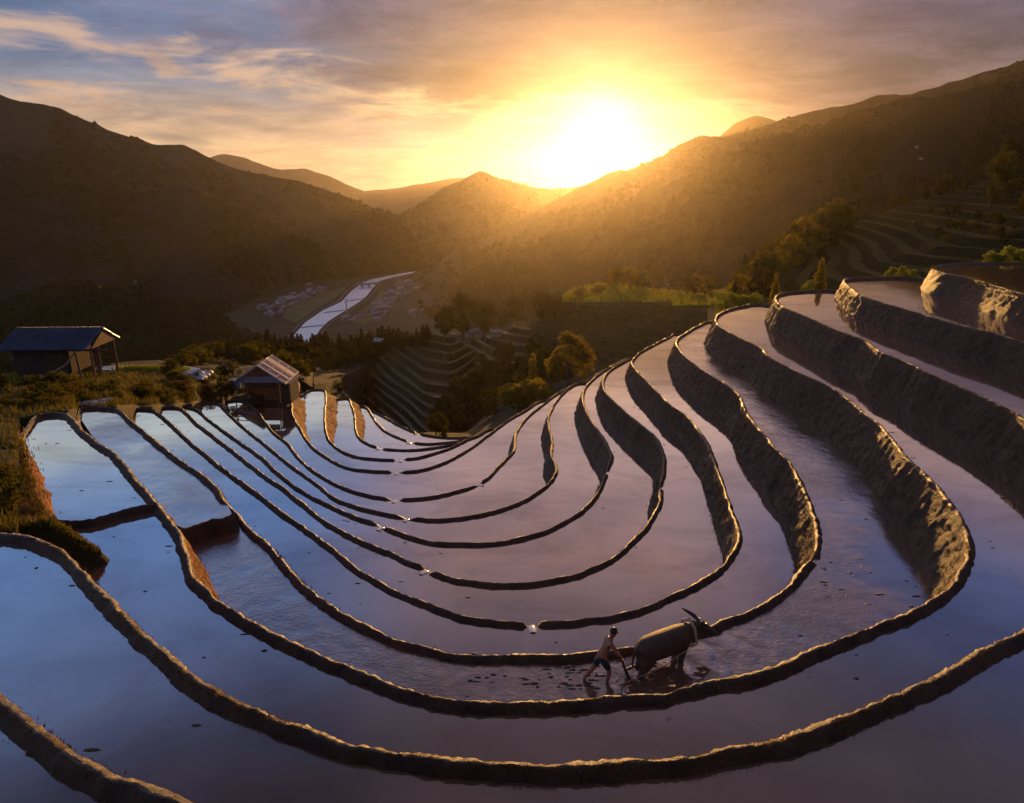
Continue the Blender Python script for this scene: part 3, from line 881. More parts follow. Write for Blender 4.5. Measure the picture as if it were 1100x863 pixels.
# grassy mound where the near wall, the cross bank and the left bank meet
mc = at_z(40, 573, LV['c'] - .1)
V, F, n = [], [], 26
for i in range(n):
    for j in range(n):
        u, v = (i / (n - 1) - .5) * 2, (j / (n - 1) - .5) * 2
        p = Vector((mc.x + u * 1.75 - .55, mc.y + v * 1.15 + .75, 0))
        w = max(0, 1 - u * u) * max(0, 1 - v * v)
        w = max(0, 1 - (u * u + v * v) * (1 + .5 * noise.noise(p * 1.3))) ** .7
        p.z = LV['d'] - .6 + (LV['c'] - LV['d'] + .45) * w + noise.noise(p * 1.6) * .16 * w + noise.noise(p * 4) * .06
        V.append(p)
F = [(i * n + j, (i + 1) * n + j, (i + 1) * n + j + 1, i * n + j + 1) for i in range(n - 1) for j in range(n - 1)]
tag(mesh_obj('bank', V, F, M['bank'], None, True), kind='structure')
TERR.append((V, F))
BVH = BVHTree.FromPolygons([tuple(v) for vs, _ in TERR for v in vs],
                           [tuple(i + o for i in f) for o, fs in zip(np.cumsum([0] + [len(v) for v, _ in TERR[:-1]]).tolist(), [f for _, f in TERR]) for f in fs])


def ground_z(x, y):
    h = BVH.ray_cast(Vector((x, y, 900)), Vector((0, 0, -1)))
    return h[0].z if h[0] else VZ


def cast(px, py):
    """where the sight line through a photo pixel meets the land"""
    d = (at_y(px, py, 100.0) - Vector((0, 0, CAM_H))).normalized()
    h = BVH.ray_cast(Vector((0, 0, CAM_H)), d)
    return h[0] if h[0] else at_z(px, py, VZ)


# ------------------------------------------------------------------ river, fields and village on the valley floor
def strip(name, left, right, z, mat, label=None, kind='structure'):
    L = [at_z(px, py, z) for px, py in left]
    Rr = [at_z(px, py, z) for px, py in right]
    n = 60
    def rs(P):
        s = np.cumsum([0] + [(b - a).length for a, b in zip(P, P[1:])])
        t = np.linspace(0, s[-1], n)
        return [Vector((np.interp(q, s, [p.x for p in P]), np.interp(q, s, [p.y for p in P]), z)) for q in t]
    A, B = rs(L), rs(Rr)
    o = mesh_obj(name, A + B, [(i, i + 1, n + i + 1, n + i) for i in range(n - 1)], mat)
    for pl in o.data.polygons:
        if pl.normal.z < 0:
            pl.flip()
    return tag(o, label, kind=kind)


M['road'] = plain('pale_road', (.17, .145, .12), .9)
M['concrete'] = plain('grey_concrete', (.36, .34, .32), .85)
M['veg'] = earth('vegetable_plots', (.10, .12, .035), (.16, .15, .06), (.06, .08, .025), .03, bs=.4, bd=1)
rl = [(300, 380), (315, 361), (327, 347), (346, 334), (367, 324), (377, 313), (389, 304), (398, 300.5), (420, 296), (446, 291.5)]
rr = [(332, 372), (344, 354), (353, 345), (374, 332), (387, 324), (394, 318), (401, 309), (408, 302), (422, 298), (446, 293)]
tag(strip('river', rl, rr, VZ + .9, M['river']), kind='structure')
strip('road', [(x - 5.5, y) for x, y in rl], [(x - 3.5, y) for x, y in rl], VZ + 1.6, M['road'])
strip('road', [(x + 3, y + .5) for x, y in rr], [(x + 4.5, y + .5) for x, y in rr], VZ + 1.6, M['road'])
strip('field', [(302, 341), (312, 326), (335, 318), (368, 309)], [(318, 347), (342, 331), (358, 322), (372, 311)], VZ + .7, M['veg'])
strip('field', [(372, 345), (392, 332), (404, 320), (408, 312)], [(392, 349), (404, 338), (414, 322), (414, 311)], VZ + .7, M['veg'])
for px0, px1, py in ((322, 345, 352), (347, 367, 336), (372, 388, 323.5)):
    a, b = at_z(px0 + 1, py, VZ + 1.2), at_z(px1 + 3, py - 2.5, VZ + 1.2)
    mb = MB()
    d = b - a
    ang = math.atan2(d.y, d.x)
    mb.box((a + b) / 2, (d.length, 1.2, 1.0), Matrix.Rotation(ang, 3, 'Z'))
    tag(mb.build('weir', M['concrete']), 'low weir lying across the pale river at its %s step' % {352: 'lowest and widest', 336: 'middle', 323.5: 'uppermost'}[py], 'weir', 'weirs in the valley river')
# bridge and pole
b0, b1 = at_z(385, 306.5, VZ + 5), at_z(408, 304.5, VZ + 5)
br = empty('bridge', (b0 + b1) / 2)
d = b1 - b0
ba = Matrix.Rotation(math.atan2(d.y, d.x), 3, 'Z')
mb = MB(); mb.box((0, 0, 0), (d.length, 6, 1.0), ba); mb.build('deck', M['concrete'], br)
for s in (-1, 1):
    mb = MB(); mb.box(ba @ Vector((0, s * 3, 1.1)), (d.length, .3, 1.1), ba); mb.build('railing', M['concrete'], br)
for t in (-.33, 0, .33):
    mb = MB(); mb.box(ba @ Vector((d.length * t, 0, -2.5)), (1.6, 5, 4), ba); mb.build('pier', M['concrete'], br)
tag(br, 'small concrete bridge crossing the far end of the pale river', 'bridge')
pb = at_z(372.5, 337, VZ)
pole = empty('power_pylon', pb)
mb = MB(); mb.tube([(0, 0, 0), (0, 0, 17)], [.9, .45], 6); mb.build('mast', M['concrete'], pole)
for z in (13.5, 16):
    mb = MB(); mb.tube([(-2.6, 0, z), (2.6, 0, z)], .25, 5); mb.build('cross_arm', M['concrete'], pole)
tag(pole, 'thin dark pylon standing on the bank halfway up the river', 'pylon')

M['roof_blue'] = plain('blue_grey_roof', (.20, .22, .27), .6, .3, .3)
M['roof_white'] = plain('whitewashed_roof', (.32, .31, .31), .7, .3, .3)
M['roof_red'] = plain('red_roof', (.30, .10, .075), .7, .2, .3)
M['house_wall'] = plain('house_render', (.25, .21, .18), .8, .3, .3)


def house_mesh(w, d, h, rise):
    a = MB()
    a.box((0, 0, h / 2), (w, d, h))
    a.add([(-w / 2, -d / 2, h), (-w / 2, d / 2, h), (-w / 2, 0, h + rise), (w / 2, -d / 2, h), (w / 2, d / 2, h), (w / 2, 0, h + rise)], [(0, 2, 1), (3, 4, 5)])
    r = MB()
    o = .5
    for s in (-1, 1):
        r.add([(-w / 2 - o, s * (d / 2 + o), h - .25), (w / 2 + o, s * (d / 2 + o), h - .25), (w / 2 + o, 0, h + rise + .1), (-w / 2 - o, 0, h + rise + .1),
               (-w / 2 - o, s * (d / 2 + o), h - .05), (w / 2 + o, s * (d / 2 + o), h - .05), (w / 2 + o, 0, h + rise + .3), (-w / 2 - o, 0, h + rise + .3)],
              [(0, 1, 2, 3), (4, 7, 6, 5), (0, 4, 5, 1), (0, 3, 7, 4), (1, 5, 6, 2), (2, 6, 7, 3)])
    return a, r


HP = []
for k, (w, d, h, rise, mt) in enumerate([(9, 7, 5, 2.2, 'roof_blue'), (12, 7, 6, 2.0, 'roof_white'), (8, 6, 4, 1.8, 'roof_red'), (15, 8, 8, 1.6, 'roof_blue')]):
    a, r = house_mesh(w, d, h, rise)
    e = empty('village_house', (0, 0, 0))
    ch = [a.build('wall', M['house_wall'], e), r.build('roof', M[mt], e)]
    HP.append([e, ch, mt, False])


def put(proto, loc, rz, scale=1.0):
    e, ch = proto[0], proto[1]
    if not proto[3]:
        proto[3] = True
        o = e
    else:
        o = e.copy()
        col.objects.link(o)
        for c in ch:
            q = c.copy()
            q.parent = o
            col.objects.link(q)
    o.location = loc
    o.rotation_euler = (0, 0, rz)
    o.scale = scale if isinstance(scale, (tuple, list, Vector)) else (scale,) * 3
    return o


rnd = random.Random(3)
where = {'west': 'in the hamlet beyond the fields west of the river', 'east': 'in the village crowded along the east bank of the river', 'near': 'in the row just behind the conifers east of the river'}
colour = {'roof_blue': 'blue grey', 'roof_white': 'pale', 'roof_red': 'red'}
spots = []
for t in range(70):
    u = rnd.random()
    spots.append((284 + 58 * u + rnd.gauss(0, 6), 335 - 23 * u + rnd.gauss(0, 3) + (6 if u < .25 else 0) * rnd.random(), 'west'))
for t in range(105):
    u = rnd.random()
    spots.append((402 + 36 * u + rnd.gauss(0, 6), 341 - 40 * u * rnd.uniform(.75, 1.1) + rnd.gauss(0, 2.5), 'east'))
for t in range(9):
    spots.append((448 + rnd.uniform(-7, 14), 339 + rnd.uniform(-4, 3), 'near'))
for t in range(9):
    spots.append((372 + rnd.uniform(-4, 22), 344 + rnd.uniform(-2, 3), 'east'))
taken = []
for px, py, w in spots:
    p = at_z(px, py, VZ)
    if any((p - q).length < 7 for q in taken):
        continue
    taken.append(p)
    pr = HP[rnd.choice((0, 0, 0, 1, 1, 1, 3, 2 if w != 'west' else 0))] if w != 'near' else HP[rnd.choice((2, 2, 1))]
    o = put(pr, p, rnd.uniform(-.5, .5) + .9, rnd.uniform(.5, .75))
    tag(o, 'tiny %s roofed house %s' % (colour[pr[2]], where[w]), 'house', '%s roofed houses, %s' % (colour[pr[2]], w))
# lone huts on the slopes
for px, py, sc, lab in ((411, 374, .55, 'tiny white roofed field hut at the top corner of the terraced spur'), (508, 363, .55, 'tiny white roofed field hut below the big dark tree'), (533, 362, .38, 'smallest pale field hut beside the narrow pale terraces'),
                        (718, 309, .55, 'white walled field hut behind the flat green field'), (985, 160, .34, 'upper of two tiny pale houses high on the right mountain'), (989, 172, .28, 'lower of two tiny pale houses high on the right mountain'),
                        (146, 304, .28, 'lone pale house low on the dark left mountain'), (103, 220, .32, 'long pale house high on the dark left mountain')):
    p = cast(px, py)
    o = put(HP[1], p, rnd.uniform(-.3, .5), sc * (1 if p.y > 250 else .62))
    tag(o, lab, 'hut', 'lone huts on the slopes')

# ------------------------------------------------------------------ trees and bushes
M['bark'] = plain('bark', (.075, .05, .035), .9)
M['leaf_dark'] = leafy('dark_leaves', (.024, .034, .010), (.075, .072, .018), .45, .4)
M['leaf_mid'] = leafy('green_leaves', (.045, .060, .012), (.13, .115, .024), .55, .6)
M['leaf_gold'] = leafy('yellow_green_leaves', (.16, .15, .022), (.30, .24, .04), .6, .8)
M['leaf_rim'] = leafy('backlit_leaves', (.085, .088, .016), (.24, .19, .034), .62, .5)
M['leaf_lime'] = leafy('bright_green_leaves', (.13, .19, .03), (.24, .28, .06), .5, .8)
M['leaf_rust'] = leafy('dry_leaves', (.085, .066, .018), (.15, .105, .028), .45, .9)
M['needle'] = leafy('needles', (.026, .034, .012), (.075, .068, .020), .42, .5)


def leaves(centers, radii, n, size, seed, squash=1.0, droop=0.0):
    """many small leaf faces filling a set of clumps"""
    g = np.random.default_rng(seed)
    c = np.asarray(centers)
    r = np.asarray(radii)
    pick = g.choice(len(c), n, p=r ** 2 / (r ** 2).sum())
    d = g.normal(size=(n, 3))
    d /= np.linalg.norm(d, axis=1)[:, None]
    rad = r[pick] * g.random(n) ** .33
    P = c[pick] + d * rad[:, None] * np.array([1, 1, squash])
    nrm = d * .6 + g.normal(size=(n, 3)) * .6
    nrm /= np.linalg.norm(nrm, axis=1)[:, None]
    t = np.cross(nrm, g.normal(size=(n, 3)))
    t /= np.linalg.norm(t, axis=1)[:, None]
    b = np.cross(nrm, t)
    s = size * g.uniform(.6, 1.4, n)[:, None]
    t[:, 2] -= droop
    V = np.stack([P - t * s, P + b * s * .45, P + t * s, P - b * s * .45], 1).reshape(-1, 3)
    F = np.arange(4 * n).reshape(n, 4)
    return V, F


def tree_proto(name, kind, seed, leaf, n=1800, size=.035):
    """unit-height tree: trunk with limbs and a crown of leaf clumps"""
    g = np.random.default_rng(seed)
    tr = MB()
    C, Rd = [], []
    if kind == 'conifer':
        tr.tube([(0, 0, -.06), (.01, 0, .4), (0, .005, .97)], [.026, .018, .004], 6)
        z = .13
        while z < .97:
            L = .235 * (1 - z) ** .75 * g.uniform(.75, 1.15) + .015
            k = 7 if z < .7 else 5
            a0 = g.random() * 6.28
            for q in range(k):
                a = a0 + q * 6.28 / k + g.normal() * .2
                ll = L * g.uniform(.6, 1.1)
                if z < .6:
                    tr.tube([(0, 0, z), (math.cos(a) * ll, math.sin(a) * ll, z - ll * .25)], [.006, .002], 4, False)
                for f in (.35, .65, .95):
                    C.append((math.cos(a) * ll * f, math.sin(a) * ll * f, z - ll * .25 * f))
                    Rd.append(.045 * (1.15 - .45 * f) * (1.25 - .6 * z))
            z += .062 * g.uniform(.8, 1.2)
        V, F = leaves(C, Rd, n, size, seed, .55, .25)
    elif kind == 'bush':
        for q in range(5):
            a = g.random() * 6.28
            tr.tube([(0, 0, -.08), (math.cos(a) * .15, math.sin(a) * .15, .35), (math.cos(a) * .32, math.sin(a) * .32, .7)], [.02, .013, .005], 5, False)
        for q in range(26):
            a, rr_ = g.random() * 6.28, g.random() ** .6 * .42
            C.append((math.cos(a) * rr_, math.sin(a) * rr_, g.uniform(.10, .86) * (1 - (rr_ / .5) ** 2 * .55)))
            Rd.append(g.uniform(.09, .20))
        V, F = leaves(C, Rd, n, size, seed, .9)
    elif kind == 'bamboo':
        for q in range(16):
            a, b = g.random() * 6.28, g.uniform(.12, .5)
            pts = [Vector((math.cos(a) * b * .25 * 0, 0, -.06)), Vector((math.cos(a) * b * .35, math.sin(a) * b * .35, .55)), Vector((math.cos(a) * b * .8, math.sin(a) * b * .8, .85)), Vector((math.cos(a) * b * 1.25, math.sin(a) * b * 1.25, .84 - b * .3))]
            tr.tube(pts, [.012, .010, .006, .002], 5, False)
            for f in np.linspace(.35, 1, 12):
                i = min(2, int(f * 3))
                p = pts[i].lerp(pts[i + 1], f * 3 - i)
                C.append(tuple(p))
                Rd.append(.06 + .05 * f)
        V, F = leaves(C, Rd, n, size, seed, .8, .7)
    else:
        tr.tube([(0, 0, -.06), (.012, .006, .18), (-.01, .01, .38), (.01, 0, .62)], [.036, .028, .020, .008], 7)
        for q in range(9):
            a = q * 2.4 + g.normal() * .3
            z0 = g.uniform(.2, .5)
            e = Vector((math.cos(a) * g.uniform(.16, .28), math.sin(a) * g.uniform(.16, .28), z0 + g.uniform(.15, .32)))
            tr.tube([(0, 0, z0), e * .5 + Vector((0, 0, z0 * .5)), e], [.016, .010, .004], 5, False)
        nc = 34
        for q in range(nc):
            u, a = g.uniform(-1, 1), g.random() * 6.28
            rr_ = (1 - u * u) ** .5 * g.uniform(.5, 1.0)
            C.append((math.cos(a) * rr_ * .31, math.sin(a) * rr_ * .31, .59 + u * .33))
            Rd.append(g.uniform(.055, .125))
        V, F = leaves(C, Rd, n, size, seed)
    e = empty(name, (0, 0, 0))
    t = tr.build('trunk', M['bark'], e, True)
    me = bpy.data.meshes.new('crown')
    me.from_pydata(V.tolist(), [], F.tolist())
    me.materials.append(M[leaf])
    c = bpy.data.objects.new('crown', me)
    c.parent = e
    col.objects.link(c)
    return [e, [t, c], leaf, False]


PR = dict(
    conifer=[tree_proto('conifer_tree', 'conifer', 10 + s, 'needle', 2600, .026) for s in range(4)],
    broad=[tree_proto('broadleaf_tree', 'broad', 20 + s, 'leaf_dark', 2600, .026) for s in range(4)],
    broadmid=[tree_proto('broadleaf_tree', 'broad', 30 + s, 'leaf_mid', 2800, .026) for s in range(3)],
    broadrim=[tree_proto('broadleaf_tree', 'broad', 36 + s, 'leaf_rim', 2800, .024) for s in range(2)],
    bush=[tree_proto('bush', 'bush', 40 + s, 'leaf_mid', 2600, .034) for s in range(3)],
    rust=[tree_proto('bush', 'bush', 50 + s, 'leaf_rust', 2600, .034) for s in range(3)],
    round=[tree_proto('round_tree', 'broad', 61, 'leaf_rim', 9000, .017)],
    big=[tree_proto('broadleaf_tree', 'broad', 70 + s, 'leaf_dark', 5000, .022) for s in range(2)],
    bamboo=[tree_proto('bamboo', 'bamboo', 81, 'leaf_gold', 7000, .030)],
    fir=[tree_proto('young_fir_tree', 'conifer', 90 + s, 'leaf_gold', 2600, .030) for s in range(2)],
    lime=[tree_proto('bush', 'bush', 95 + s, 'leaf_lime', 1800, .045) for s in range(2)],
)


def plant(kind, px, pyb, pyt, wide=1.0, label=None, cat='tree', group=None, y=None, sink=.0):
    """a plant whose foot shows at photo row pyb and whose tip shows at pyt"""
    if y is None:
        p = cast(px, pyb)
    else:
        p = at_y(px, pyb, y)
        p.z = ground_z(p.x, p.y)
    ht = max(.4, CAM_H - p.y * tdep(pyt) - p.z)
    prs = PR[kind]
    pr = next((q for q in prs if not q[3]), None) or rnd.choice(prs)
    o = put(pr, p - Vector((0, 0, sink)), rnd.random() * 6.28, (ht * wide, ht * wide, ht))
    return tag(o, label, cat, group)


rnd = random.Random(11)
G1 = 'conifers on the spur before the river'
for i in range(64):
    px = 236 + 226 * (i + rnd.random()) / 64
    base = np.interp(px, [230, 300, 360, 410, 460], [380, 376, 375, 370, 363]) + rnd.uniform(0, 9)
    plant('conifer', px, base, base - rnd.uniform(13, 25), rnd.uniform(1.2, 1.7), 'small dark conifer in the belt of trees in front of the river', 'tree', G1)
for i in range(90):
    px = rnd.uniform(300, 412)
    base = rnd.uniform(380, np.interp(px, [300, 350, 412], [400, 404, 384]))
    plant(rnd.choice(('broad', 'conifer', 'broad')), px, base, base - rnd.uniform(9, 17), rnd.uniform(1.2, 1.6), 'dark tree on the wooded slope right of the grey roofed hut', 'tree', 'trees on the slope right of the hut')
G2 = 'green trees behind the grey roofed hut'
for i in range(26):
    px = rnd.uniform(176, 300)
    base = np.interp(px, [176, 230, 300], [398, 388, 384]) + rnd.uniform(-4, 5)
    plant(rnd.choice(('broadmid', 'bush', 'broadmid')), px, base, base - rnd.uniform(10, 22), 1.3, 'leafy green tree in the thicket between the hut and the conifer belt', 'tree', G2)
for px, b, t in ((305, 400, 376), (322, 410, 384), (330, 404, 388), (250, 404, 385), (238, 402, 388)):
    plant('bush', px, b, t, 1.1, {305: 'green bush right behind the roof of the grey roofed hut', 322: 'golden tinged bush standing at the right wall of the grey roofed hut', 330: 'small bush at the top of the sunlit orange face beside the hut',
                                 250: 'green bush touching the left eave of the grey roofed hut', 238: 'green bush second to the left of the grey roofed hut'}[px], 'bush', None, y={305: 79, 322: 78, 330: 82, 250: 73, 238: 72}[px])
# big dark trees in the middle
for px, b, t, w, lab in ((497, 366, 314, 1.0, 'biggest dark tree with a broad crown above the terraced spur'), (522, 366, 322, .8, 'dark tree just right of the biggest one, lit at its edge'), (478, 366, 331, .9, 'smaller dark tree just left of the biggest one'),
                         (555, 350, 320, 1.1, 'dark broad tree above the narrow pale terraces'), (581, 348, 312, .9, 'tall dark tree with a gold rim before the hazy slope'), (598, 348, 322, .85, 'slim dark tree right of the tall gold rimmed one'), (538, 356, 333, 1.2, 'low dark tree between the two dark groups')):
    plant('big', px, b, t, w, lab, 'tree', 'big dark trees in the middle')
G3 = 'trees in the gully below the rim'
for i in range(70):
    px = rnd.uniform(462, 606)
    base = np.interp(px, [462, 480, 540, 606], [474, 470, 452, 418]) - rnd.random() ** 1.3 * np.interp(px, [462, 500, 540, 606], [18, 44, 58, 30])
    plant(rnd.choice(('broad', 'broad', 'conifer')), px, base, base - rnd.uniform(15, 30), rnd.uniform(1.0, 1.35), 'dark tree deep in the wooded gully below the terraces', 'tree', G3)
for i in range(44):
    px = rnd.uniform(505, 584)
    base = np.interp(px, [505, 606], [424, 394]) + rnd.uniform(-26, 24)
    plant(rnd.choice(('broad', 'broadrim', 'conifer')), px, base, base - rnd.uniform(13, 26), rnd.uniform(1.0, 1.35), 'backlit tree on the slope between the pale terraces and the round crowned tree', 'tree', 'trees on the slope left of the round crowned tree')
for i in range(16):
    px = rnd.uniform(340, 420)
    base = rnd.uniform(412, 446)
    plant('broad', px, base, base - rnd.uniform(6, 13), 1.5, 'dark shrub on the shaded slope left of the terraced spur', 'shrub', 'shrubs left of the terraced spur')
plant('round', 609, 428, 357, 1.08, 'round crowned tree with a gold rim standing above the terrace rim', 'tree', None, y=92)
plant('bamboo', 560, 462, 408, 1.25, 'golden arching bamboo clump hanging over the terrace rim', 'bamboo', None, y=84)
plant('fir', 572, 436, 378, .8, 'slender gold lit young fir in the gully between bamboo and round tree', 'tree', None, y=96)
for px, t, yy, lab in ((478, 458, 78, 'golden shrub peeking over the lowest rim of the terraces'), (493, 463, 78, 'smallest golden shrub peeking over the lowest rim, right of the other')):
    plant('lime', px, 475, t, .9, lab, 'shrub', None, y=yy)
G4 = 'trees on the edge of the green topped hill'
for i in range(26):
    px = rnd.uniform(648, 722) if i < 15 else rnd.uniform(722, 790)
    base = 309 if i < 15 else 317
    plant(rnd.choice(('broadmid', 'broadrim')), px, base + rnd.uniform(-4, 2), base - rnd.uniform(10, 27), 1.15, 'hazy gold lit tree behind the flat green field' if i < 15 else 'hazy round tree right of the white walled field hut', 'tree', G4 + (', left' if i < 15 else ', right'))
for i in range(16):
    px = rnd.uniform(596, 646)
    base = np.interp(px, [596, 646], [332, 313]) + rnd.uniform(-3, 3)
    plant('broadmid', px, base, base - rnd.uniform(5, 10), 1.6, 'low gold lit shrub on the left shoulder of the green topped hill', 'shrub', 'shrubs on the left shoulder of the hill')
G5 = 'conifers in front of the right hillside'
for i in range(96):
    u = rnd.random()
    px = 788 + 112 * u + rnd.gauss(0, 5)
    base = np.interp(px, [780, 820, 860, 905], [322, 300, 272, 244]) + rnd.uniform(-2, 20) * (1 - .4 * u)
    top = base - rnd.uniform(20, 44)
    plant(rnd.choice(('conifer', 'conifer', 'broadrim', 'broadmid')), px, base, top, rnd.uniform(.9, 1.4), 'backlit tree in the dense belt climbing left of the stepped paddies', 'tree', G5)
for i in range(16):
    px = rnd.uniform(895, 1060)
    base = np.interp(px, [895, 950, 1060], [246, 225, 196]) + rnd.uniform(-3, 3)
    plant(rnd.choice(('broad', 'conifer')), px, base, base - rnd.uniform(9, 24), 1.2, 'small dark tree along the skyline of the stepped paddies', 'tree', 'trees on the skyline of the stepped paddies')
for i in range(16):
    px = rnd.uniform(1052, 1125)
    base = rnd.uniform(188, 236)
    plant('big' if i < 2 else 'broad', px, base, base - rnd.uniform(24, 46), 1.1, 'large dark tree in the wood at the right edge of the stepped paddies', 'tree', 'wood at the right edge')
for i in range(22):
    px, base = rnd.uniform(985, 1120), rnd.uniform(228, 270)
    plant('broad', px, base, base - rnd.uniform(8, 16), 1.6, 'dark shrub on the shaded slope above the top right paddy', 'shrub', 'shrubs above the top right paddy')
for px, b, t, yy, k, lab in ((782, 336, 312, 74, 'lime', 'yellow green shrub beyond the wall, leftmost of the bright plants at the rim'), (795, 336, 314, 73, 'lime', 'yellow green shrub second along the rim from the left'), (808, 334, 313, 72, 'lime', 'low yellow green shrub at the foot of the small gold fir'),
                             (831, 330, 293, 71, 'fir', 'small gold fir with a pointed tip beside the rim'), (879, 316, 276, 70, 'fir', 'tallest gold fir behind the fourth paddy from the right top'), (868, 316, 300, 70, 'lime', 'yellow shrub leaning on the tallest gold fir'),
                             (982, 300, 289, 68, 'lime', 'yellow grass tuft on the rim by the grassy nose of the topmost wall'), (956, 299, 286, 69, 'lime', 'low green shrub added for shade on the rim left of the yellow grass tuft'), (970, 299, 285, 69, 'lime', 'green shrub added for shade, touching the yellow grass tuft by the grassy nose'), (1064, 286, 268, 67, 'lime', 'bright green bush at the back of the highest paddy'), (1078, 286, 263, 67, 'lime', 'tallest bright green bush behind the highest paddy'), (1093, 286, 266, 67, 'lime', 'bright green bush at the right end behind the highest paddy')):  # two green rim shrubs added to shade the topmost wall
    p = at_y(px, b, yy)
    h_ = CAM_H - yy * tdep(t) - p.z
    pr = next((q for q in PR[k] if not q[3]), None) or rnd.choice(PR[k])
    wd_ = 1.0 if k == 'fir' else 1.25
    tag(put(pr, p, rnd.random() * 6, (h_ * wd_, h_ * wd_, h_)), lab, 'tree' if k == 'fir' else 'bush')
# shrubs on the bank at the left
G6 = 'rusty shrubs on the left bank'
for i in range(64):
    px = rnd.uniform(-25, 236)
    lo = np.interp(px, [-25, 60, 130, 165, 200, 236], [452, 436, 433, 431, 430, 426])
    hi = np.interp(px, [-25, 60, 130, 165, 200, 236], [412, 412, 411, 409, 407, 404])
    base = rnd.uniform(hi, lo)
    if 92 < px < 112 and base < 420:
        continue
    plant(rnd.choice(('rust', 'bush', 'bush')), px, base, base - rnd.uniform(7, 15), rnd.uniform(1.4, 2.0), 'low rusty green shrub on the bank between the blue paddies and the long hut' if px < 130 else 'low rusty green shrub on the bank left of the grey roofed hut', 'shrub', G6 + (', by the long hut' if px < 130 else ', by the grey hut'))
for px, b, t, lab, k in ((8, 545, 512, 'leafy shrub on the dark bank at the left edge beside the blue paddy', 'bush'), (-6, 520, 490, 'dark shrub cut by the left edge on the shaded bank', 'bush'), (244, 434, 404, 'dark mound of a bush left of the grey roofed hut', 'broad')):
    plant(k, px, b, t, 1.2, lab, 'shrub')


# woods covering the mountain sides, seen as one dark mass of crowns
M['forest'] = leafy('forest_crowns', (.014, .022, .009), (.036, .040, .016), .15, .03)


def forest(picks, seed):
    g = np.random.default_rng(seed)
    base = np.array([(1, 0, 0), (-1, 0, 0), (0, 1, 0), (0, -1, 0), (.7, .7, .45), (-.7, .7, .45), (.7, -.7, .45), (-.7, -.7, .45), (0, 0, 1)], float)
    tri = [(0, 4, 8), (4, 2, 8), (2, 5, 8), (5, 1, 8), (1, 7, 8), (7, 3, 8), (3, 6, 8), (6, 0, 8)]
    V, F = [], []
    for idx, n, size, thr in picks:
        name, GV, nu, nv, mat = GRID[idx]
        k = 0
        while k < n:
            j = 1 + int(g.random() * (nv - 1))
            i = int(g.random() * (nu - 1))
            a, b, c = GV[j * nu + i], GV[j * nu + i + 1], GV[min(j + 1, nv) * nu + i]
            p = a + (b - a) * float(g.random()) + (c - a) * float(g.random())
            k += 1
            if abs(p.x) > p.y * .95 or noise.fractal(p * .006, 1, 2, 4) < thr + g.normal() * .12:
                continue
            s = size * g.uniform(.45, 1.5) * (.55 if j > nv * .8 else 1)
            q = base * np.array([s, s, s * g.uniform(.9, 1.7)]) * g.uniform(.7, 1.2, (9, 1))
            o = len(V)
            V += (q + np.array(p) - np.array([0, 0, s * .2])).tolist()
            F += [(x + o, y + o, z + o) for x, y, z in tri]
    o = mesh_obj('forest', V, F, M['forest'])
    tag(o, kind='stuff')


mts = [i for i, q in enumerate(GRID) if q[0] == 'mountain']
forest([(mts[3], 5000, 5.5, .05), (mts[4], 12000, 4.6, -.15), (mts[5], 5000, 5.5, .05), (mts[6], 4000, 5, 0), (mts[7], 12000, 4.6, -.15), (mts[8], 7000, 3.0, -.1), (mts[2], 3000, 6, 0)], 77)

# grass on the bank and along the near mud walls
M['grass'] = leafy('grass_blades', (.070, .085, .020), (.14, .12, .032), .4, 1.2)
M['grass_dry'] = leafy('straw_blades', (.16, .10, .035), (.24, .15, .05), .4, 1.5)


def blades(name, P, h, mat, seed, parent=None, lean=.5, wf=.09):
    g = np.random.default_rng(seed)
    P = np.asarray(P)
    n = len(P)
    a = g.random(n) * 6.283
    hh = h * g.uniform(.5, 1.4, n)
    w = hh * wf + .006
    tip = P + np.stack([np.cos(a) * hh * lean * g.random(n), np.sin(a) * hh * lean * g.random(n), hh], 1)
    side = np.stack([-np.sin(a) * w, np.cos(a) * w, np.zeros(n)], 1)
    V = np.stack([P - side, P + side, tip], 1).reshape(-1, 3)
    F = np.arange(3 * n).reshape(n, 3)
    o = mesh_obj(name, V.tolist(), F.tolist(), mat, parent)
    return o


gp = []
for i in range(16000):
    px = rng.uniform(-60, 250)
    if px < 60 and rng.random() < .6:
        py = rng.uniform(405, 572)
        if px > 30 and 455 < py < 560:
            continue
    else:
        py = rng.uniform(400, np.interp(px, [0, 80, 130, 165, 200, 236, 250], [450, 440, 436, 435, 433, 428, 424]))
    p = cast(px, py)
    if p.y < 95:
        gp.append((p.x, p.y, p.z - .02))
tag(blades('grass', gp, .30, M['grass'], 3), kind='stuff')
gp = []
for i in range(9000):                                # rough grass on the mound at the left end of the near wall
    x, y = mc.x + rng.uniform(-2.2, 1.2), mc.y + rng.uniform(-.35, 1.9)
    z = ground_z(x, y)
    if z > LV['d'] + .25 and noise.noise(Vector((x, y, 0)) * 1.4) > -.35:
        gp.append((x, y, z - .02))
tag(blades('grass', gp, .13, M['grass'], 5), kind='stuff')
gp = []
for i in range(1600):                                # and creeping over the clay face
    k = int(rng.random() * (len(ct_) - 1))
    p = ct_[k] + Vector((rng.normal() * .22 - .1, rng.normal() * .15, 0))
    gp.append((p.x, p.y, p.z - .02))
tag(blades('grass', gp, .16, M['grass'], 6), kind='stuff')
walls = {o['label']: o for o in bpy.data.objects if o.get('category') == 'terrace wall'}
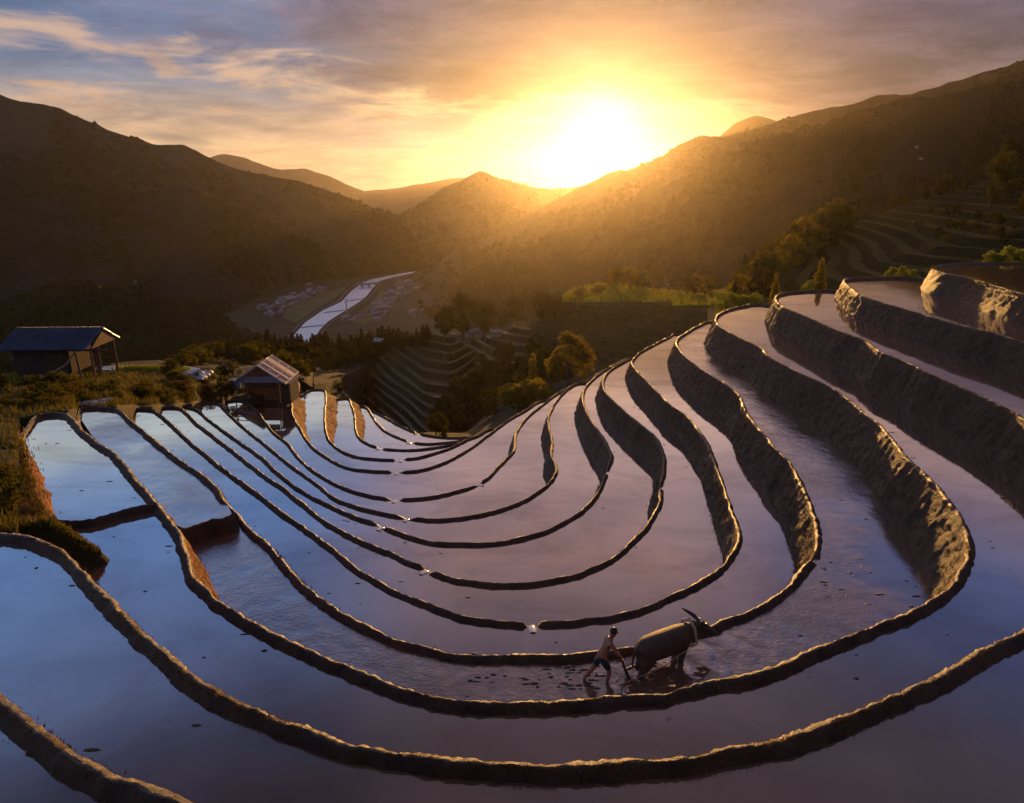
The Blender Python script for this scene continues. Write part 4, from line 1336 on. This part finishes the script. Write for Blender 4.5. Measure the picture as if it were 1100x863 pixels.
for key, n, h, hw, mat in (('c', 26000, .030, .11, 'grass_dry'), ('b', 15000, .034, .12, 'grass_dry'), ('d', 12000, .024, .09, 'grass_dry'), ('e', 8000, .022, .08, 'grass_dry'), ('a', 3000, .22, .5, 'grass')):
    L = LINE[key]
    P = []
    for i in range(n):
        t = rng.random() * (len(L) - 2)
        k = int(t)
        p = L[k].lerp(L[k + 1], t - k)
        if noise.noise(p * .55) < -.12:
            continue
        q = (L[k + 1] - L[k]).normalized()
        u = rng.normal() * hw * .6
        P.append((p.x - q.y * u, p.y + q.x * u, p.z - .02 - abs(u) * .45))
    o = blades('grass', P, h, M[mat], 11, walls[WL[key]], 1.2)
    o['kind'] = 'stuff'
# weeds and roots hanging on the wall faces
M['weed'] = leafy('wall_weeds', (.040, .036, .016), (.085, .060, .026), .35, 1.5)
for key, n in (('a', 1800), ('b', 3500), ('c', 5000), ('d', 6000), ('e', 5000), ('f', 3500), ('g', 3000), ('h', 2000)):
    L = LINE[key]
    hh = LV[key] - LV[ORDER[ORDER.index(key) + 1]]
    P = []
    while len(P) < n:
        k = int(rng.random() * (len(L) - 4)) + 2
        p = L[k]
        if noise.noise(p * .5 + Vector((8, 0, 0))) < rng.uniform(-.4, .3):
            continue
        t = (L[k + 2] - L[k - 2]); t.z = 0; t.normalize()
        f = rng.random() ** 1.3 * .92
        u = WD.get(key, .11) + .34 * hh * f + .05
        P.append((p.x - t.y * u, p.y + t.x * u, p.z - .2 - hh * f * .95))
    o = blades('weeds', P, .045 if key in 'bcd' else .10, M['weed'], 31, walls[WL[key]], 1.6, .13)
    o['kind'] = 'stuff'

# flooded seed bed behind the bank and the green patch by the long hut
SBZ = -4.4
sb = [at_z(px, py, SBZ) for px, py in ((108, 397.5), (150, 398.5), (186, 401.0), (210, 402), (217, 396), (200, 393.5), (150, 393), (112, 393.5))]
sheet('water', sb, SBZ, M['water'])
hb = [Vector((p.x, p.y, -9)) for p in sb]
mbk = MB()
top = [Vector((p.x * 1.0, p.y, SBZ - .06)) for p in sb]
cen = sum(top, Vector()) / len(top)
out = [cen + (p - cen) * 1.16 + Vector((0, 0, 0)) for p in top]
mbk.add(out + [Vector((cen.x + (p.x - cen.x) * 1.9, cen.y + (p.y - cen.y) * 1.9, -9)) for p in out], [(i, (i + 1) % 8, 8 + (i + 1) % 8, 8 + i) for i in range(8)] + [tuple(range(8))])
tag(mbk.build('bank', M['bank']), kind='structure')
sp = []
for i in range(6500):
    w = rng.dirichlet(np.ones(8) * .6)
    p = sum((q * float(k) for q, k in zip(sb, w)), Vector())
    sp.append((p.x, p.y, SBZ))
M['seedling'] = leafy('rice_seedlings', (.17, .21, .035), (.26, .27, .055), .5, 2)
tag(blades('rice_seedlings', sp, .26, M['seedling'], 8, None, .4), kind='stuff')
gf = [(px, py) for px, py in ((5, 413), (40, 410), (46, 404), (30, 399), (4, 402))]
sp = []
for i in range(1500):
    p = cast(rng.uniform(2, 44), rng.uniform(400, 413))
    sp.append((p.x, p.y, p.z))
tag(blades('grass', sp, .25, M['seedling'], 9, None, .4), kind='stuff')
# flat green fields on top of the far hill
def flat_field(corner, y0, mat, z=None):
    P = [cast(px, py) for px, py in corner]
    return P


gfp = []
for i in range(9000):
    px = rng.uniform(604, 790)
    py = rng.uniform(np.interp(px, [604, 625], [318, 305]), 325) if px < 722 else rng.uniform(313, 329)
    p = cast(px, py)
    if p.y < 200:
        gfp.append((p.x, p.y, p.z - .05))
tag(blades('rice_seedlings', gfp, .55, M['seedling'], 21, None, .5, .16), kind='stuff')

# ------------------------------------------------------------------ huts
M['wood_dark'] = plain('weathered_wood', (.050, .031, .022), .85, .35, 3)
M['wood_brown'] = plain('brown_planks', (.15, .075, .038), .8, .35, 4)
M['lath'] = plain('pale_laths', (.50, .42, .36), .7, .2, 5)
M['panel_blue'] = plain('blue_grey_sheet', (.22, .30, .40), .45, .2, 2)
M['panel_pink'] = plain('pinkish_cement_sheet', (.50, .34, .33), .5, .18, 2)
M['panel_grey'] = plain('grey_sheet', (.20, .20, .23), .55, .2, 2)
M['blue_metal'] = plain('dark_blue_metal', (.040, .064, .118), .38, .25, 1.2)
M['bamboo_pole'] = plain('bamboo_pole', (.30, .20, .10), .6, .2, 5)

hf = at_z(283, 437, LV['k'] - .05)
hut = empty('hut', hf)
hut.scale = (hf.y / 75.0,) * 3
tag(hut, 'grey roofed hut with an open front standing in the paddy below its gable', 'hut')
W2, DEP, EAVE, APEX = 1.75, 4.1, 2.95, 4.85
# floor and posts
mb = MB(); mb.box((.2, DEP / 2, .35), (W2 * 2 + .6, DEP, .14)); mb.build('floor', M['wood_dark'], hut)
for x in (-W2, W2):
    for y in (.1, DEP - .1):
        mb = MB(); mb.tube([(x, y, -.4), (x, y, EAVE - .05)], [.09, .07], 8); mb.build('post', M['wood_brown'], hut)
for x in (-.5, .6):
    mb = MB(); mb.tube([(x, .5, -.4), (x, .5, .4)], .07, 8); mb.build('stilt', M['wood_dark'], hut)
# back wall of planks, side walls, beam wall over the opening
def planks(mb, x0, x1, y, z0, z1, n, along='x', t=.05):
    for i in range(n):
        z = z0 + (z1 - z0) * (i + .5) / n
        h = (z1 - z0) / n - .015
        if along == 'x':
            mb.box(((x0 + x1) / 2, y + .012 * (i % 2), z), (x1 - x0, t, h))
        else:
            mb.box((y + .012 * (i % 2), (x0 + x1) / 2, z), (t, x1 - x0, h))


mb = MB(); planks(mb, -W2, W2, 1.3, .42, 2.2, 8); mb.build('plank_wall', M['wood_brown'], hut)
mb = MB(); planks(mb, -W2 + .1, W2 - .1, .02, 2.2, EAVE - .05, 4); mb.build('beam_wall', M['wood_dark'], hut)
for x in (-W2, W2):
    mb = MB(); planks(mb, .2, DEP - .2, x + .12, .42, 2.85, 10, 'y'); mb.build('side_wall', M['wood_dark'], hut)
# gable of dark boards with a grey apron along its foot
mb = MB()
for i in range(12):
    x0, x1 = -2.3 + i * .383, -2.3 + (i + 1) * .383 - .02
    top = lambda x: EAVE + .1 + (APEX - EAVE - .2) * (1 - abs(x) / 2.45)
    mb.add([(x0, -.02, EAVE), (x1, -.02, EAVE), (x1, -.02, top(x1)), (x0, -.02, top(x0)), (x0, .03, EAVE), (x1, .03, EAVE), (x1, .03, top(x1)), (x0, .03, top(x0))], [(0, 1, 2, 3), (7, 6, 5, 4), (0, 4, 5, 1), (1, 5, 6, 2), (2, 6, 7, 3), (3, 7, 4, 0)])
mb.build('gable', M['wood_brown'], hut)
mb = MB()
mb.add([(-2.35, -.10, EAVE + .55), (2.1, -.10, EAVE + .55), (2.35, -.62, EAVE + .02), (-2.65, -.62, EAVE + .02), (-2.35, -.10, EAVE + .51), (2.1, -.10, EAVE + .51), (2.35, -.62, EAVE - .02), (-2.65, -.62, EAVE - .02)],
       [(0, 1, 2, 3), (7, 6, 5, 4), (0, 4, 5, 1), (1, 5, 6, 2), (2, 6, 7, 3), (3, 7, 4, 0)])
mb.build('apron', M['panel_grey'], hut)
# two roof slopes of sheets with laths
for s, mt in ((-1, 'panel_blue'), (1, 'panel_pink')):
    ex, ez = s * 2.95, EAVE - .15
    rf = MB()
    n = 5
    y0, y1 = -.75, DEP + .3
    for i in range(n):
        a, b = y0 + (y1 - y0) * i / n, y0 + (y1 - y0) * (i + 1) / n - .02
        lift = .015 * (i % 2)
        pts = [(0, a, APEX + lift), (0, b, APEX + lift), (ex, b, ez + lift), (ex, a, ez + lift)]
        rf.add(pts + [(p[0], p[1], p[2] - .05) for p in pts], [(0, 1, 2, 3), (7, 6, 5, 4), (0, 4, 5, 1), (1, 5, 6, 2), (2, 6, 7, 3), (3, 7, 4, 0)])
    r = rf.build('roof', M[mt], hut)
    for f in (.03, .34, .66, .97):
        lm = MB(); z = APEX + (ez - APEX) * f + .06
        lm.tube([(ex * f, y0 - .05, z), (ex * f, y1 + .05, z)], .045, 6); lm.build('lath', M['lath'] if s > 0 else M['panel_blue'], r)
    for yy in (y0 + .02, y0 + 1.4, y0 + 2.9, y1 - .05):
        lm = MB(); lm.tube([(0, yy, APEX + .075), (ex, yy, ez + .075)], .05 if yy > 0 else .07, 6); lm.build('batten', M['lath'] if s > 0 else M['panel_blue'], r)
# lean-to at the right
mb = MB()
planks(mb, W2 + .2, W2 + 1.25, .35, .2, 2.6, 8)
planks(mb, .4, DEP - .5, W2 + 1.25, .2, 2.6, 8, 'y')
mb.build('lean_to_wall', M['wood_dark'], hut)
mb = MB(); mb.box((W2 + .72, DEP / 2, 2.68), (1.5, DEP - .1, .06), Matrix.Rotation(.10, 3, 'Y')); mb.build('lean_to_roof', M['panel_grey'], hut)
for x in (W2 + .25, W2 + 1.2):
    mb = MB(); mb.tube([(x, .25, -.5), (x, .25, 2.6)], .06, 7); mb.build('post', M['wood_brown'], hut)
mb = MB(); mb.tube([(-2.2, -.2, -.3), (-1.55, -.12, 1.1), (-1.5, .0, 2.3)], [.06, .055, .05], 7); mb.build('prop', M['bamboo_pole'], hut)

# long stilted hut
lf = at_y(66, 409, 52.0)
lf.z = ground_z(lf.x, lf.y)
lh = empty('long_hut', lf, R(2.0))
lh.scale = (.95, .95, .95)
tag(lh, 'long stilted hut with a dark blue ribbed metal roof on the left bank', 'hut')
LX0, LX1 = -3.4, 2.95
zE, zR = CAM_H - 51.2 * tdep(374.5) - lf.z, CAM_H - 53.4 * tdep(350) - lf.z
def ribbed(side):
    mb = MB()
    n = 36
    ye, ys_ = (-.9, 1.5) if side < 0 else (3.9, 1.5)
    V_, F_ = [], []
    rows = [(0, 0), (.5, -.0), (.5, -.05), (1, -.05)]
    for i in range(n * 4 + 1):
        x = LX0 - .25 + (LX1 - LX0 + .5) * i / (n * 4)
        h = .11 if i % 4 in (1, 2) else -.01
        sk = -.55 * 1
        for t, dz in rows:
            V_.append((x + (0 if side > 0 else -.45 * t), ys_ + (ye - ys_) * t * (1 + (.015 if t > .5 else 0)), zR + (zE - zR) * t + dz + h))
    m_ = len(rows)
    for i in range(n * 4):
        for j in range(m_ - 1):
            F_.append((i * m_ + j, (i + 1) * m_ + j, (i + 1) * m_ + j + 1, i * m_ + j + 1))
    return mesh_obj('roof', V_, F_, M['blue_metal'], lh)


ribbed(-1); ribbed(1)
mb = MB(); mb.tube([(LX0 - .3, 1.5, zR + .03), (LX1 + .3, 1.5, zR + .03)], .06, 6); mb.build('ridge_cap', M['blue_metal'], lh)
mb = MB(); planks(mb, LX0 + .1, .9, -.15, .62, zE - .05, 9); mb.build('plank_wall', M['wood_dark'], lh)
for x in (LX0 + .05, .95):
    mb = MB(); planks(mb, 0, 3.2, x, .62, zE, 9, 'y'); mb.build('side_wall', M['wood_dark'], lh)
mb = MB(); planks(mb, LX0 + .1, .9, 3.2, .62, zE + .1, 9); mb.build('back_wall', M['wood_dark'], lh)
mb = MB(); mb.box((-1.3, 1.5, .55), (4.6, 3.5, .12)); mb.build('floor', M['wood_dark'], lh)
for x in (LX0 + .2, -1.8, -.4, .9):
    mb = MB(); mb.tube([(x, -.1, -.6), (x, -.1, .6)], .075, 7); mb.build('stilt', M['wood_brown'], lh)
for x, y, lean in ((1.75, -.5, .25), (2.95, -.45, 0), (2.55, .9, .05), (3.0, 3.0, 0), (1.6, 3.0, 0)):
    mb = MB(); mb.tube([(x + lean, y, -.6), (x, y, zE + .05)], [.10, .085], 8); mb.build('post', M['wood_brown'], lh)
mb = MB(); mb.tube([(.8, -.5, zE - .12), (4.2, -.5, zE - .12)], .08, 7); mb.build('eave_beam', M['wood_dark'], lh)
mb = MB(); mb.tube([(2.9, -.5, zE - .75), (3.9, -.6, zE - .3)], .05, 6); mb.build('brace', M['wood_brown'], lh)
mb = MB()
mb.add([(LX1 + .1, -.5, zE), (LX1 + .1, 1.5, zR - .15), (LX1 + .1, 3.5, zE), (LX1 + .16, -.5, zE), (LX1 + .16, 1.5, zR - .15), (LX1 + .16, 3.5, zE)], [(0, 1, 2), (5, 4, 3), (0, 3, 4, 1), (1, 4, 5, 2), (2, 5, 3, 0)])
mb.build('gable', M['wood_brown'], lh)
mb = MB(); mb.tube([at_y(80, 378, 50.9) , at_y(72, 391, 50.6), at_y(56, 401, 50.0), at_y(40, 408.5, 47.5), at_y(26, 416, 44.5), at_y(3, 420, 42.5)], [.05, .06, .06, .065, .06, .05], 7)
tag(mb.build('bamboo_pole', M['bamboo_pole'], None, True), 'long bent bamboo pole leaning from the long hut eave down the bank', 'pole')

# small rail fence in the paddy beside the hut
fb = at_z(255, 442, LV['i'] + 0)
fz = LV['j']
fb = at_z(255, 442, fz)
fe = empty('rail_fence', fb)
tag(fe, 'small bamboo rail fence with one post standing in the paddy before the hut', 'fence')
mb = MB(); mb.tube([(0, 0, -.5), (0, 0, .95)], .05, 6); mb.build('post', M['wood_dark'], fe)
for z in (.2, .5, .82):
    mb = MB(); mb.tube([(-1.0, -.1, z - .12), (0, 0, z), (1.1, .1, z + .12)], .035, 6); mb.build('rail', M['wood_dark'], fe)

# tarpaulins and a container
M['tarp'] = plain('pale_tarpaulin', (.42, .43, .50), .5, .3, 2)
M['plastic'] = plain('pale_blue_plastic', (.25, .33, .48), .4, .15, 2)


def tarp(px, py, y, w, d, h, label, seed):
    p = at_y(px, py, y)
    p.z = ground_z(p.x, p.y)
    n = 18
    V_, F_ = [], []
    for i in range(n):
        for j in range(n):
            u, v = i / (n - 1) - .5, j / (n - 1) - .5
            q = Vector((u * w, v * d, 0))
            s = max(0, 1 - 2 * max(abs(u), abs(v)))
            z = h * s ** .5 * (1 + .6 * noise.noise(q * 2.2 + Vector((seed, 0, 0)))) + .12 * abs(noise.noise(q * 5 + Vector((seed, 3, 0)))) + .02
            V_.append(Vector((u * w + .15 * noise.noise(q * 2 + Vector((0, seed, 0))), v * d, z)))
    for i in range(n - 1):
        for j in range(n - 1):
            F_.append((i * n + j, (i + 1) * n + j, (i + 1) * n + j + 1, i * n + j + 1))
    o = mesh_obj('tarpaulin', V_, F_, M['tarp'], None, False)
    o.location = p
    tag(o, label, 'tarpaulin')


tarp(211, 415, 64, 2.6, 2.7, .55, 'crumpled pale tarpaulin heap on the path left of the grey roofed hut', 2)
tarp(198, 410, 63, 1.0, 1.0, .3, 'small pale bundle just left of the crumpled tarpaulin heap', 5)
tarp(96, 428.5, 39.5, 1.7, 1.8, .18, 'grey tarpaulin lying flat on the bank below the long hut posts', 9)
cp = at_y(254, 423, 67)
ct = empty('container', cp)
gz = ground_z(cp.x, cp.y)
ct.location.z = gz
tag(ct, 'pale blue plastic container standing at the left corner of the grey roofed hut', 'container')
mb = MB()
for x in (-.27, .27):
    mb.box((x, 0, .45), (.5, .45, .9))
    mb.tube([(x, 0, .9), (x, 0, 1.0)], .08, 8)
ob = mb.build('body', M['plastic'], ct)
bv = ob.modifiers.new('b', 'BEVEL'); bv.width = .04; bv.segments = 2

# ------------------------------------------------------------------ the ploughman and his buffalo
def skin(name, pts, edges, mat, parent=None, sub=2, root=0, extra=None):
    """a continuous body grown round a jointed skeleton; pts = (x, y, z, radius) or (x, y, z, rx, ry)"""
    me = bpy.data.meshes.new(name)
    me.from_pydata([p[:3] for p in pts], edges, [])
    o = bpy.data.objects.new(name, me)
    col.objects.link(o)
    o.modifiers.new('s', 'SKIN').use_smooth_shade = True
    for i, p in enumerate(pts):
        sv = me.skin_vertices[0].data[i]
        sv.radius = (p[3], p[4] if len(p) > 4 else p[3])
        sv.use_root = i == root
    ss = o.modifiers.new('u', 'SUBSURF')
    ss.levels = ss.render_levels = sub
    dg = bpy.context.evaluated_depsgraph_get()
    m2 = bpy.data.meshes.new_from_object(o.evaluated_get(dg))
    m2.name = name
    bpy.data.objects.remove(o)
    m2.materials.clear()
    for m in (mat if isinstance(mat, (list, tuple)) else [mat]):
        m2.materials.append(m)
    for p in m2.polygons:
        p.use_smooth = True
    r = bpy.data.objects.new(name, m2)
    if parent:
        r.parent = parent
    col.objects.link(r)
    return r


M['skin'] = plain('tanned_skin', (.34, .15, .085), .5, .12, 6)
M['hair'] = plain('black_hair', (.012, .010, .010), .5, .2, 20)
M['cloth'] = plain('dark_teal_cloth', (.018, .040, .055), .8, .3, 12)
M['hide'] = earth('wet_buffalo_hide', (.085, .055, .042), (.12, .078, .058), (.045, .03, .025), 4, .58, .7, .03)
M['horn'] = plain('dark_horn', (.03, .026, .026), .35, .3, 12)
M['rope'] = plain('pale_rope', (.45, .36, .26), .8, .2, 12)
M['plough_wood'] = plain('wet_plough_wood', (.06, .038, .028), .5, .3, 8)

pf = at_z(645, 731, 0)
man = empty('person', (pf.x, pf.y, -.10), R(8))
tag(man, 'shirtless person in dark shorts wading behind the buffalo and leaning on a plough', 'person')
B_ = [(0, 0, .84, .135, .105), (.05, 0, .98, .125, .095), (.12, 0, 1.13, .15, .11), (.19, 0, 1.27, .155, .105), (.225, 0, 1.36, .07, .07), (.25, -.005, 1.42, .052, .055), (.275, -.02, 1.49, .082, .085), (.295, -.03, 1.565, .092, .10), (.295, -.03, 1.635, .075, .085),
      (.20, .15, 1.30, .066), (.20, -.15, 1.30, .066),                                   # 9, 10 shoulders
      (.30, .235, 1.08, .046), (.32, -.225, 1.07, .046),                                  # elbows
      (.45, .17, .87, .033), (.50, -.12, .85, .033), (.485, .155, .82, .036, .024), (.535, -.105, .80, .036, .024),
      (-.02, .095, .80, .105), (.02, -.095, .80, .105),                                   # 17, 18 hips
      (-.16, .10, .47, .066), (.20, -.10, .46, .066),
      (-.42, .10, .13, .042), (.14, -.10, .06, .042), (-.30, .105, .29, .062), (.185, -.10, .26, .060),
      (-.40, .10, .04, .045, .035), (.24, -.10, .01, .045, .03),
      (.375, -.03, 1.55, .022), (.365, -.035, 1.50, .03)]
E_ = [(0, 1), (1, 2), (2, 3), (3, 4), (4, 5), (5, 6), (6, 7), (7, 8), (3, 9), (3, 10), (9, 11), (10, 12), (11, 13), (12, 14), (13, 15), (14, 16), (0, 17), (0, 18), (17, 19), (18, 20), (19, 23), (20, 24), (23, 21), (24, 22), (21, 25), (22, 26)]
B_ = B_[:27]
body = skin('body', B_, E_, M['skin'], man)
# face, ears and hands are joined into the body mesh
def join_into(o, mbs):
    bm = bmesh.new()
    bm.from_mesh(o.data)
    for mb in mbs:
        vs = [bm.verts.new(v) for v in mb.v]
        for f in mb.f:
            try:
                bm.faces.new([vs[i] for i in f]).smooth = True
            except ValueError:
                pass
    bm.to_mesh(o.data)
    bm.free()


fm = MB()
fm.tube([(.375, -.045, 1.585), (.402, -.048, 1.545), (.378, -.047, 1.535)], [.010, .017, .012], 7)       # nose
fm.tube([(.365, -.075, 1.505), (.375, -.048, 1.502), (.370, -.02, 1.505)], [.007, .011, .007], 6)         # mouth
for s in (-1, 1):
    fm.tube([(.290, -.03 + s * .095, 1.59), (.283, -.03 + s * .108, 1.565), (.292, -.03 + s * .096, 1.535)], [.012, .02, .011], 6)   # ear
    fm.tube([(.366, -.045 + s * .034, 1.583), (.373, -.045 + s * .034, 1.580)], [.012, .008], 6)           # eye
for hx, hy, hz, s in ((.485, .155, .82, 1), (.535, -.105, .80, -1)):
    for k in range(4):
        oy = (k - 1.5) * .019
        l = (.030, .036, .034, .026)[k]
        fm.tube([(hx + .006, hy + oy, hz - .015), (hx + .040, hy + oy * 1.1, hz - .02 - l * .5), (hx + .035, hy + oy * 1.1, hz - .05 - l * .4), (hx + .008, hy + oy, hz - .060 - l * .2)], [.0105, .0095, .0085, .0065], 6)
    fm.tube([(hx - .012, hy - s * .030, hz + .008), (hx - .004, hy - s * .055, hz - .022), (hx + .018, hy - s * .048, hz - .050)], [.012, .010, .007], 6)
join_into(body, [fm])
hr = MB()
N_ = 12
for i in range(N_ // 2 + 1):
    th = i / (N_ // 2) * 1.75
    for j in range(N_):
        a = 2 * math.pi * j / N_
        front = max(0, math.cos(a))
        t2 = th * (1 - .38 * front)
        k = 1 + .05 * noise.noise(Vector((i * 1.7, j * 1.3, 0)))
        hr.v.append(Vector((.292 + math.sin(t2) * math.cos(a) * .105 * k, -.03 + math.sin(t2) * math.sin(a) * .102 * k, 1.602 + math.cos(t2) * .108 * k)))
for i in range(N_ // 2):
    for j in range(N_):
        hr.f.append((i * N_ + j, (i + 1) * N_ + j, (i + 1) * N_ + (j + 1) % N_, i * N_ + (j + 1) % N_))
hr.build('hair', M['hair'], man, True)
S_ = [(.015, 0, .92, .142, .112), (0, 0, .82, .15, .125), (-.02, .10, .79, .115), (.03, -.10, .79, .115), (-.085, .105, .62, .098), (.12, -.105, .62, .098), (-.14, .105, .49, .088), (.19, -.105, .485, .088)]
skin('shorts', S_, [(0, 1), (1, 2), (1, 3), (2, 4), (3, 5), (4, 6), (5, 7)], M['cloth'], man)

# plough
pl = empty('plough', (pf.x, pf.y, -.10), R(8))
tag(pl, 'dark wooden plough held by the wading person, its share under the muddy water', 'plough')
mb = MB(); mb.tube([(.45, .02, .86), (.53, .0, .76), (.62, -.01, .48), (.74, -.02, .16), (.86, -.02, -.02)], [.026, .03, .034, .042, .05], 8); mb.build('handle', M['plough_wood'], pl, True)
mb = MB(); mb.tube([(.475, .20, .775), (.515, .03, .775), (.545, -.16, .765)], .024, 8); mb.build('grip', M['plough_wood'], pl, True)
mb = MB(); mb.tube([(.66, -.01, .36), (.92, -.01, .46), (1.10, 0, .36), (1.55, .10, .30)], [.036, .034, .03, .026], 8); mb.build('beam', M['plough_wood'], pl, True)
mb = MB(); mb.add([(.74, -.09, .10), (.74, .06, .10), (1.05, -.015, -.06), (.74, -.015, .17), (.72, -.09, -.04), (.72, .06, -.04)], [(0, 3, 2), (3, 1, 2), (0, 2, 4), (1, 5, 2), (0, 4, 5, 1), (0, 1, 3), (4, 2, 5)]); mb.build('share', M['horn'], pl)

# buffalo
rp = at_z(688, 688, 1.0)
wp = at_z(738, 668, 1.05)
hd = math.atan2(wp.y - rp.y, wp.x - rp.x)
buf = empty('buffalo', (rp.x, rp.y, -.52), hd)
tag(buf, 'dark water buffalo standing belly deep in the muddy paddy and pulling the plough', 'buffalo')
b = [(.10, 0, .93, .24, .27), (.38, 0, .92, .29, .31), (.75, 0, .89, .33, .33), (1.12, 0, .92, .31, .32), (1.42, 0, .98, .24, .28), (1.66, -.03, 1.04, .15, .19), (1.84, -.09, 1.10, .125, .15), (2.00, -.16, 1.05, .105, .115), (2.15, -.22, .96, .085, .085), (2.24, -.26, .90, .075, .07),
     (.14, .17, .80, .17), (.14, -.17, .80, .17), (.20, .17, .58, .105), (.02, -.17, .56, .105), (.06, .17, .38, .065), (-.16, -.17, .36, .065), (.08, .17, .14, .055), (-.22, -.17, .12, .055),      # hind legs
     (1.30, .16, .78, .14), (1.30, -.16, .78, .14), (1.36, .16, .52, .085), (1.26, -.16, .52, .085), (1.32, .16, .30, .06), (1.24, -.16, .30, .06), (1.34, .16, .06, .055), (1.22, -.16, .06, .055),
     (-.12, 0, 1.02, .05), (-.19, .02, .80, .028), (-.17, .03, .55, .03),
     (-.24, -.17, .04, .065, .05), (.09, .17, .04, .065, .05)]
e = [(0, 1), (1, 2), (2, 3), (3, 4), (4, 5), (5, 6), (6, 7), (7, 8), (8, 9), (0, 10), (0, 11), (10, 12), (11, 13), (12, 14), (13, 15), (14, 16), (15, 17), (17, 29), (16, 30), (4, 18), (4, 19), (18, 20), (19, 21), (20, 22), (21, 23), (22, 24), (23, 25), (0, 26), (26, 27), (27, 28)]
bb = skin('body', b, e, M['hide'], buf, root=2)
em = MB()
for s in (-1, 1):
    o = Vector((1.86, -.10 + s * .12, 1.12))
    q = Vector((-.10, s * .20, -.05))
    sd = Vector((.0, 0, .065))
    em.add([o - sd * .5, o + sd * .5, o + q * .55 + sd, o + q, o + q * .55 - sd, o + Vector((.035, 0, 0))], [(0, 4, 3, 2, 1), (0, 1, 5), (1, 2, 5), (2, 3, 5), (3, 4, 5), (4, 0, 5)])
    em.tube([(1.985, -.155 + s * .095, 1.10), (2.0, -.16 + s * .108, 1.10)], [.022, .012], 7)
    em.tube([(2.28, -.275 + s * .04, .915), (2.315, -.285 + s * .04, .91)], [.022, .012], 6)
join_into(bb, [em])
for s in (-1, 1):
    mb = MB()
    o = Vector((1.90, -.11 + s * .07, 1.20))
    mb.tube([o, o + Vector((-.04, s * .16, .05)), o + Vector((-.14, s * .26, .12)), o + Vector((-.26, s * .29, .20)), o + Vector((-.38, s * .27, .28))], [.055, .050, .040, .026, .008], 8)
    mb.build('horn', M['horn'], buf, True)
yk = empty('yoke', (rp.x, rp.y, -.52), hd)
tag(yk, 'curved pale wooden yoke lying across the neck of the buffalo', 'yoke')
mb = MB(); mb.tube([(1.56, .34, .88), (1.57, .20, 1.18), (1.58, 0, 1.30), (1.57, -.22, 1.20), (1.56, -.36, .88)], [.025, .035, .04, .035, .025], 8); mb.build('bow', M['rope'], yk, True)
mb = MB(); mb.tube([(1.56, -.36, .88), (1.57, -.2, .76), (1.57, 0, .72), (1.57, .2, .76), (1.56, .34, .88)], .012, 6); mb.build('throat_strap', M['rope'], yk, True)
mb = MB()
for s, a in ((-1, -.37), (1, .36)):
    mb.tube([(1.55, a, .88), (1.0, s * .375, .78), (.5, s * .36, .62), (-.15, s * .24, .50), (-.75, s * .06 - .1, .42)], .010, 5)
tag(mb.build('trace_rope', M['rope'], None, True), 'thin pale ropes running from the yoke along the flanks of the buffalo to the plough', 'rope')
tr = bpy.data.objects['trace_rope']
tr.location = yk.location
tr.rotation_euler = yk.rotation_euler
for o in (buf, yk, tr):
    o.scale = (1.06, 1.10, 1.25)
# clods of mud turned up by the plough
M['clod'] = earth('wet_clods', (.07, .045, .034), (.10, .065, .048), (.04, .028, .02), 5, .4)
mb = MB()
cg = random.Random(5)
for i in range(230):
    zc = 0
    if i >= 70:
        L = LINE[cg.choice('ccdddeefgh')]
        k = int(cg.random() * (len(L) - 4)) + 2
        t = L[k + 2] - L[k - 2]
        t.z = 0
        t.normalize()
        off = .25 + abs(cg.gauss(0, .9))
        pos = L[k] + Vector((t.y, -t.x, 0)) * off
        key_ = next(q for q in ORDER if LINE[q] is L)
        zc = LV[key_]
    elif i < 30:
        px, py = cg.uniform(600, 650), cg.uniform(712, 742)
    elif i < 52:
        px, py = cg.uniform(500, 600), cg.gauss(728, 9)
    else:
        px, py = cg.uniform(880, 985), cg.uniform(600, 655)
    p = at_z(px, py, 0) if i < 70 else Vector((pos.x, pos.y, zc))
    if i >= 70 and key_ == 'e' and p.x < -4:
        continue
    sx, sy, sz = cg.uniform(.03, .18), cg.uniform(.02, .06), cg.uniform(.004, .018)
    k = len(mb.v)
    for z, r in ((-.02, 1.1), (sz * .6, .85), (sz, .3)):
        for j in range(7):
            a = j / 7 * 6.28
            w = cg.uniform(.8, 1.2)
            mb.v.append(p + Vector((math.cos(a) * sx * r * w, math.sin(a) * sy * r * w, z)))
    for q in range(2):
        for j in range(7):
            mb.f.append((k + q * 7 + j, k + q * 7 + (j + 1) % 7, k + (q + 1) * 7 + (j + 1) % 7, k + (q + 1) * 7 + j))
    mb.f.append(tuple(k + 14 + j for j in range(7)))
tag(mb.build('mud', M['clod'], None, True), kind='stuff')

# ------------------------------------------------------------------ evening haze in the valley air
def haze():
    m = bpy.data.materials.new('valley_haze')
    m.use_nodes = True
    N = NT(m.node_tree)
    v = N.n('ShaderNodeVolumePrincipled')
    v.inputs['Color'].default_value = (1.0, .87, .70, 1)
    v.inputs['Density'].default_value = HAZE
    v.inputs['Anisotropy'].default_value = 0.855
    N.put(N.n('ShaderNodeOutputMaterial').inputs[1], v.outputs[0])
    b = MB()
    b.box((0, 1900, ZT / 2 - 70), (7700, 4560, ZT + 140))
    o = b.build('haze', m)
    tag(o, kind='stuff')


HAZE = 0.57e-4
ZT = max(v.z for vs, _ in TERR for v in vs if v.y > 60) + 4
haze()
